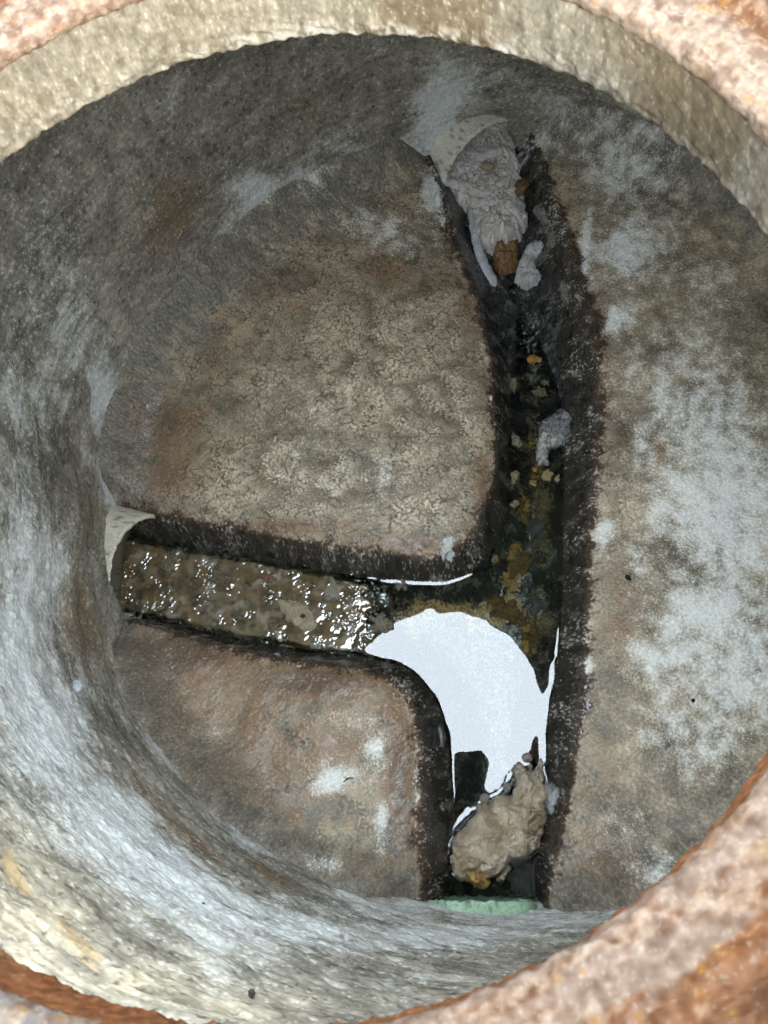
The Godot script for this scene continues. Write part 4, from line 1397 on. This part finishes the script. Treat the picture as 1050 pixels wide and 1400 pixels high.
	# crumpled film caught on the right side
	var film := base("plastic_film", Vector3(0.1736, 0.0100, -0.6462))
	tag(film, "crumpled translucent whitish film caught on the right channel side", "plastic film")
	var fm := vmat(0.07, 0.707, 0.5)
	fm.clearcoat_enabled = true
	fm.clearcoat_roughness = 0.05
	put("film_sheet", lump([Vector2(0.146, -0.661), Vector2(0.169, -0.682), Vector2(0.196, -0.697), Vector2(0.214, -0.673), Vector2(0.207, -0.648), Vector2(0.196, -0.623), Vector2(0.177, -0.633), Vector2(0.154, -0.631)], 0.0, 0.020, 0.012, 0.0012, 0.008, 55.0, 441, lin(150, 148, 146), lin(80, 80, 82), film.position), fm, film)
	put("film_fold", lump([Vector2(0.146, -0.644), Vector2(0.175, -0.653), Vector2(0.198, -0.642), Vector2(0.188, -0.623), Vector2(0.164, -0.615), Vector2(0.159, -0.587), Vector2(0.142, -0.582), Vector2(0.139, -0.616)], 0.0, 0.018, 0.010, 0.0012, 0.006, 60.0, 444, lin(210, 208, 202), lin(140, 134, 122), film.position), fm, film)
	# floating scraps in the left branch
	var fish := base("pale_scrap", Vector3(-0.3397, 0.0040, -0.2906))
	tag(fish, "pale tapered scrap with a dark hole floating in the brown sludge", "scrap")
	put("scrap_body", lump([Vector2(-0.380, -0.320), Vector2(-0.358, -0.323), Vector2(-0.329, -0.316), Vector2(-0.305, -0.295), Vector2(-0.300, -0.273), Vector2(-0.313, -0.259), Vector2(-0.333, -0.265), Vector2(-0.354, -0.282)], 0.0, 0.014, 0.014, 0.0012, 0.003, 60.0, 451, lin(186, 172, 146), lin(150, 134, 106), fish.position), wet, fish)
	var hole := put("hole", pebble_mesh(452, Vector3(0.005, 0.002, 0.004), lin(70, 56, 40), lin(50, 40, 30)), wet, fish)
	hole.position = Vector3(-0.3227, 0.0155, -0.2879) - fish.position
	var scraps := [
		[Vector3(-0.3805, 0.0040, -0.2688), 0.014, 0.010, 0.2, lin(120, 96, 66), "brown scrap left of the pale tapered scrap"],
		[Vector3(-0.2665, 0.0040, -0.3404), 0.016, 0.022, -0.3, lin(150, 142, 126), "grey wrinkled scrap right of the pale tapered scrap"],
		[Vector3(-0.3985, 0.0040, -0.3705), 0.020, 0.012, 0.3, lin(126, 92, 70), "reddish scrap in the sludge under the edge of the big bench"],
		[Vector3(-0.1356, 0.0030, -0.3457), 0.013, 0.009, 0.1, lin(122, 112, 92), "small grey scrap at the corner of the left branch and main channel"],
		[Vector3(-0.4965, 0.0040, -0.3704), 0.024, 0.016, 0.5, lin(112, 96, 74), "broad brown scrap in the middle of the left branch sludge"],
		[Vector3(-0.6018, 0.0040, -0.4006), 0.014, 0.022, 0.1, lin(116, 106, 84), "olive brown scrap near the thin cream pipe end"],
		[Vector3(-0.1751, 0.0030, -0.2758), 0.022, 0.018, 0.4, lin(124, 114, 96), "flat grey brown scrap at the left edge of the sky reflection"],
	]
	for k in scraps.size():
		var f: Array = scraps[k]
		lump_thing("sludge_scrap", round_outline(f[0], f[1], f[2], f[3], 460 + k, 0.35), 0.001, 0.007, 0.009, 0.0012, 0.004, 80.0, 470 + k, f[4], (f[4] as Color) * 0.75, wet, f[5], "scrap", "scraps in the left branch sludge")
	# the clump at the outlet
	var rag: Array = DEBRIS
	var heap := base("rag_clump", middle(rag, 0.0))
	tag(heap, "tan matted rag clump stranded before the green pipe crown", "rag")
	put("rag_body", lump(rag, -0.004, 0.056, 0.040, 0.0012, 0.0105, 17.0, 481, lin(226, 210, 184), lin(170, 148, 120), heap.position), vmat(0.28, 0.5, 0.45), heap)
	put("rag_tail", lump([Vector2(0.020, 0.137), Vector2(0.047, 0.134), Vector2(0.048, 0.150), Vector2(0.038, 0.165), Vector2(0.028, 0.174), Vector2(0.021, 0.166), Vector2(0.027, 0.152)], -0.02, 0.046, 0.012, 0.0014, 0.005, 60.0, 484, lin(176, 162, 138), lin(146, 130, 104), heap.position), vmat(0.42, 0.5), heap)
	put("yellow_end", lump([Vector2(-0.029, 0.145), Vector2(-0.007, 0.147), Vector2(0.007, 0.160), Vector2(0.007, 0.176), Vector2(-0.004, 0.180), Vector2(-0.018, 0.172), Vector2(-0.032, 0.161)], 0.0, 0.046, 0.014, 0.0012, 0.005, 60.0, 488, lin(206, 170, 104), lin(168, 132, 72), heap.position), vmat(0.3, 0.5), heap).set_meta("label", "yellowish end of the rag clump")
	var fins := lump([Vector2(0.057, -0.010), Vector2(0.063, -0.019), Vector2(0.078, -0.019), Vector2(0.085, -0.010), Vector2(0.098, -0.012), Vector2(0.107, -0.031), Vector2(0.113, -0.014), Vector2(0.113, 0.017), Vector2(0.100, 0.038), Vector2(0.077, 0.036), Vector2(0.061, 0.019)], -0.002, 0.018, 0.008, 0.0012, 0.004, 60.0, 491, lin(170, 158, 138), lin(126, 114, 96), heap.position)
	put("film_fin", fins, wet, heap)
	var bubbles := [[Vector3(0.0854, 0.0020, -0.0292), 0.0085], [Vector3(0.0086, 0.0020, 0.0385), 0.0085], [Vector3(0.0473, 0.0020, 0.0193), 0.007], [Vector3(0.0896, 0.0020, -0.0145), 0.004], [Vector3(-0.0021, 0.0020, 0.0528), 0.006], [Vector3(0.0220, 0.0020, 0.0480), 0.005]]
	var where := ["largest bubble off the top of the tan rag clump", "largest bubble along the left edge of the tan rag clump", "bubble in the notch beside the rag clump's film fin", "tiny bubble between the film fin and the largest top bubble", "bubble below the largest left edge bubble", "bubble pressed against the rag clump's left shoulder"]
	for k in bubbles.size():
		var r: float = bubbles[k][1]
		pebble("scum_bubble", bubbles[k][0], Vector3(r * 1.15, r * 0.8, r), 0.5 * k, 500 + k, lin(150, 142, 134), lin(110, 102, 94), wet, where[k], "bubble", "scum bubbles round the rag clump", 0.08)
	lump_thing("tissue_scrap", [Vector2(0.112, 0.016), Vector2(0.129, 0.014), Vector2(0.142, 0.007), Vector2(0.136, 0.035), Vector2(0.126, 0.056), Vector2(0.114, 0.061), Vector2(0.110, 0.040)], 0.004, 0.022, 0.010, 0.0014, 0.004, 60.0, 511, lin(176, 178, 178), lin(140, 140, 136), wet, "pale wet scrap stuck to the right channel side by the rag clump", "tissue")
	lump_thing("tissue_scrap", [Vector2(-0.068, -0.082), Vector2(-0.061, -0.077), Vector2(-0.058, -0.058), Vector2(-0.062, -0.045), Vector2(-0.067, -0.060)], 0.030, 0.022, 0.005, 0.0014, 0.002, 60.0, 512, lin(156, 158, 156), lin(124, 124, 120), wet, "narrow pale scrap on the corner of the small brown bench", "tissue")
	# tufts, chips and specks
	var tufts := [[Vector3(-0.0412, 0.0880, -0.3995), 0.013, 0.020, 0.3, "white mould tuft on the lower right corner of the big bench"]]
	for k in tufts.size():
		var f: Array = tufts[k]
		var p: Vector3 = f[0]
		lump_thing("mould_tuft", round_outline(p, f[1], f[2], f[3], 520 + k, 0.4), floor_height(p.x, p.z) - 0.004, 0.009, 0.012, 0.0014, 0.003, 70.0, 524 + k, lin(226, 226, 220), lin(190, 190, 184), dry, f[4], "mould tuft")
	var chips := [[Vector3(0.0500, 0.0900, -0.6921), 0.0030, 0.0052, "white chip on the right edge of the big bench"], [Vector3(-0.6257, 0.1600, -0.6936), 0.0035, 0.0042, "white chip on the left end of the big bench"], [Vector3(0.2695, 0.0900, -0.3242), 0.004, 0.006, "dark chip in the brown patch of the right bench"], [Vector3(0.3500, 0.1200, -0.1149), 0.0035, 0.003, "dark chip on the white lower part of the right bench"]]
	for k in chips.size():
		var f: Array = chips[k]
		var p: Vector3 = f[0]
		var dark := k >= 2
		pebble("chip", Vector3(p.x, floor_height(p.x, p.z) + 0.001, p.z), Vector3(f[1], 0.002, f[2]), 0.4 * k, 530 + k, lin(50, 48, 44) if dark else lin(226, 224, 216), lin(36, 34, 32) if dark else lin(200, 196, 186), dry, f[3], "chip", "", 0.5)
	var specks := [[Vector3(-0.1853, 0.7578, 0.1632), 0.0036, "dark lump on the bright lower wall near the rusty frame"], [Vector3(-0.2917, 0.5738, 0.1275), 0.0022, "tiny dark lump higher on the bright lower wall"]]
	for k in specks.size():
		pebble("wall_speck", specks[k][0], Vector3(1, 0.7, 1.1) * 0.75 * float(specks[k][1]), 0.7 * k, 540 + k, lin(84, 74, 66), lin(44, 38, 34), dry, specks[k][2], "speck", "", 0.5)
	pebble("mould_tuft", Vector3(-0.5858, 0.3418, -0.1238), Vector3(0.009, 0.008, 0.009), 0.0, 545, lin(206, 212, 216), lin(176, 182, 186), dry, "round white mould tuft on the left wall", "mould tuft", "", 0.3)
	var twig := put("twig", strand([Vector3(-0.2249, 0.1180, 0.0114), Vector3(-0.2158, 0.1220, 0.0045), Vector3(-0.2061, 0.1220, 0.0045)], [0.0006, 0.0012, 0.0008], 546, lin(50, 40, 30), lin(36, 28, 22), Vector3(-0.2164, 0.1180, 0.0068)), dry)
	var tp: Vector3 = Vector3(-0.2164, 0.1180, 0.0068)
	twig.position = Vector3(tp.x, floor_height(tp.x, tp.z) + 0.001, tp.z)
	tag(twig, "tiny dark curled twig on the small brown bench", "twig")
	# the phone that takes the picture: only its reflection is in view
	var b := get_node("camera") as Camera3D
	var ph := base("phone", b.position)
	ph.transform = b.transform
	tag(ph, "dark phone held over the opening and mirrored in the water", "phone")
	put("phone_body", rounded_plate(0.116, 0.205, 0.012, 0.010), mat(srgb(30, 30, 32), 0.4), ph).position = Vector3(-0.037, -0.028, 0.010)

func rounded_plate(w: float, h: float, corner: float, thick: float) -> ArrayMesh:
	var ring := PackedVector2Array()
	for k in 4:
		var c := Vector2((w * 0.5 - corner) * (1 if k == 0 or k == 3 else -1), (h * 0.5 - corner) * (1 if k < 2 else -1))
		for s in 7: ring.append(c + Vector2.from_angle(PI * 0.5 * (k + s / 6.0)) * corner)
	var v := PackedVector3Array()
	for z: float in [-thick * 0.5, thick * 0.5]:
		v.append(Vector3(0, 0, z))
		for p in ring: v.append(Vector3(p.x * 0.98, p.y * 0.985, z))
	for z: float in [-thick * 0.3, thick * 0.3]:
		for p in ring: v.append(Vector3(p.x, p.y, z))
	var n := ring.size()
	var idx := PackedInt32Array()
	for i in n:
		var j := (i + 1) % n
		idx.append_array(PackedInt32Array([0, 1 + i, 1 + j, n + 1, n + 2 + j, n + 2 + i]))
		var rows := [1, 2 * n + 2, 3 * n + 2, n + 2]
		for r in 3:
			var a: int = rows[r]
			var b: int = rows[r + 1]
			idx.append_array(PackedInt32Array([a + i, b + i, a + j, a + j, b + i, b + j]))
	return mesh_of(v, idx)
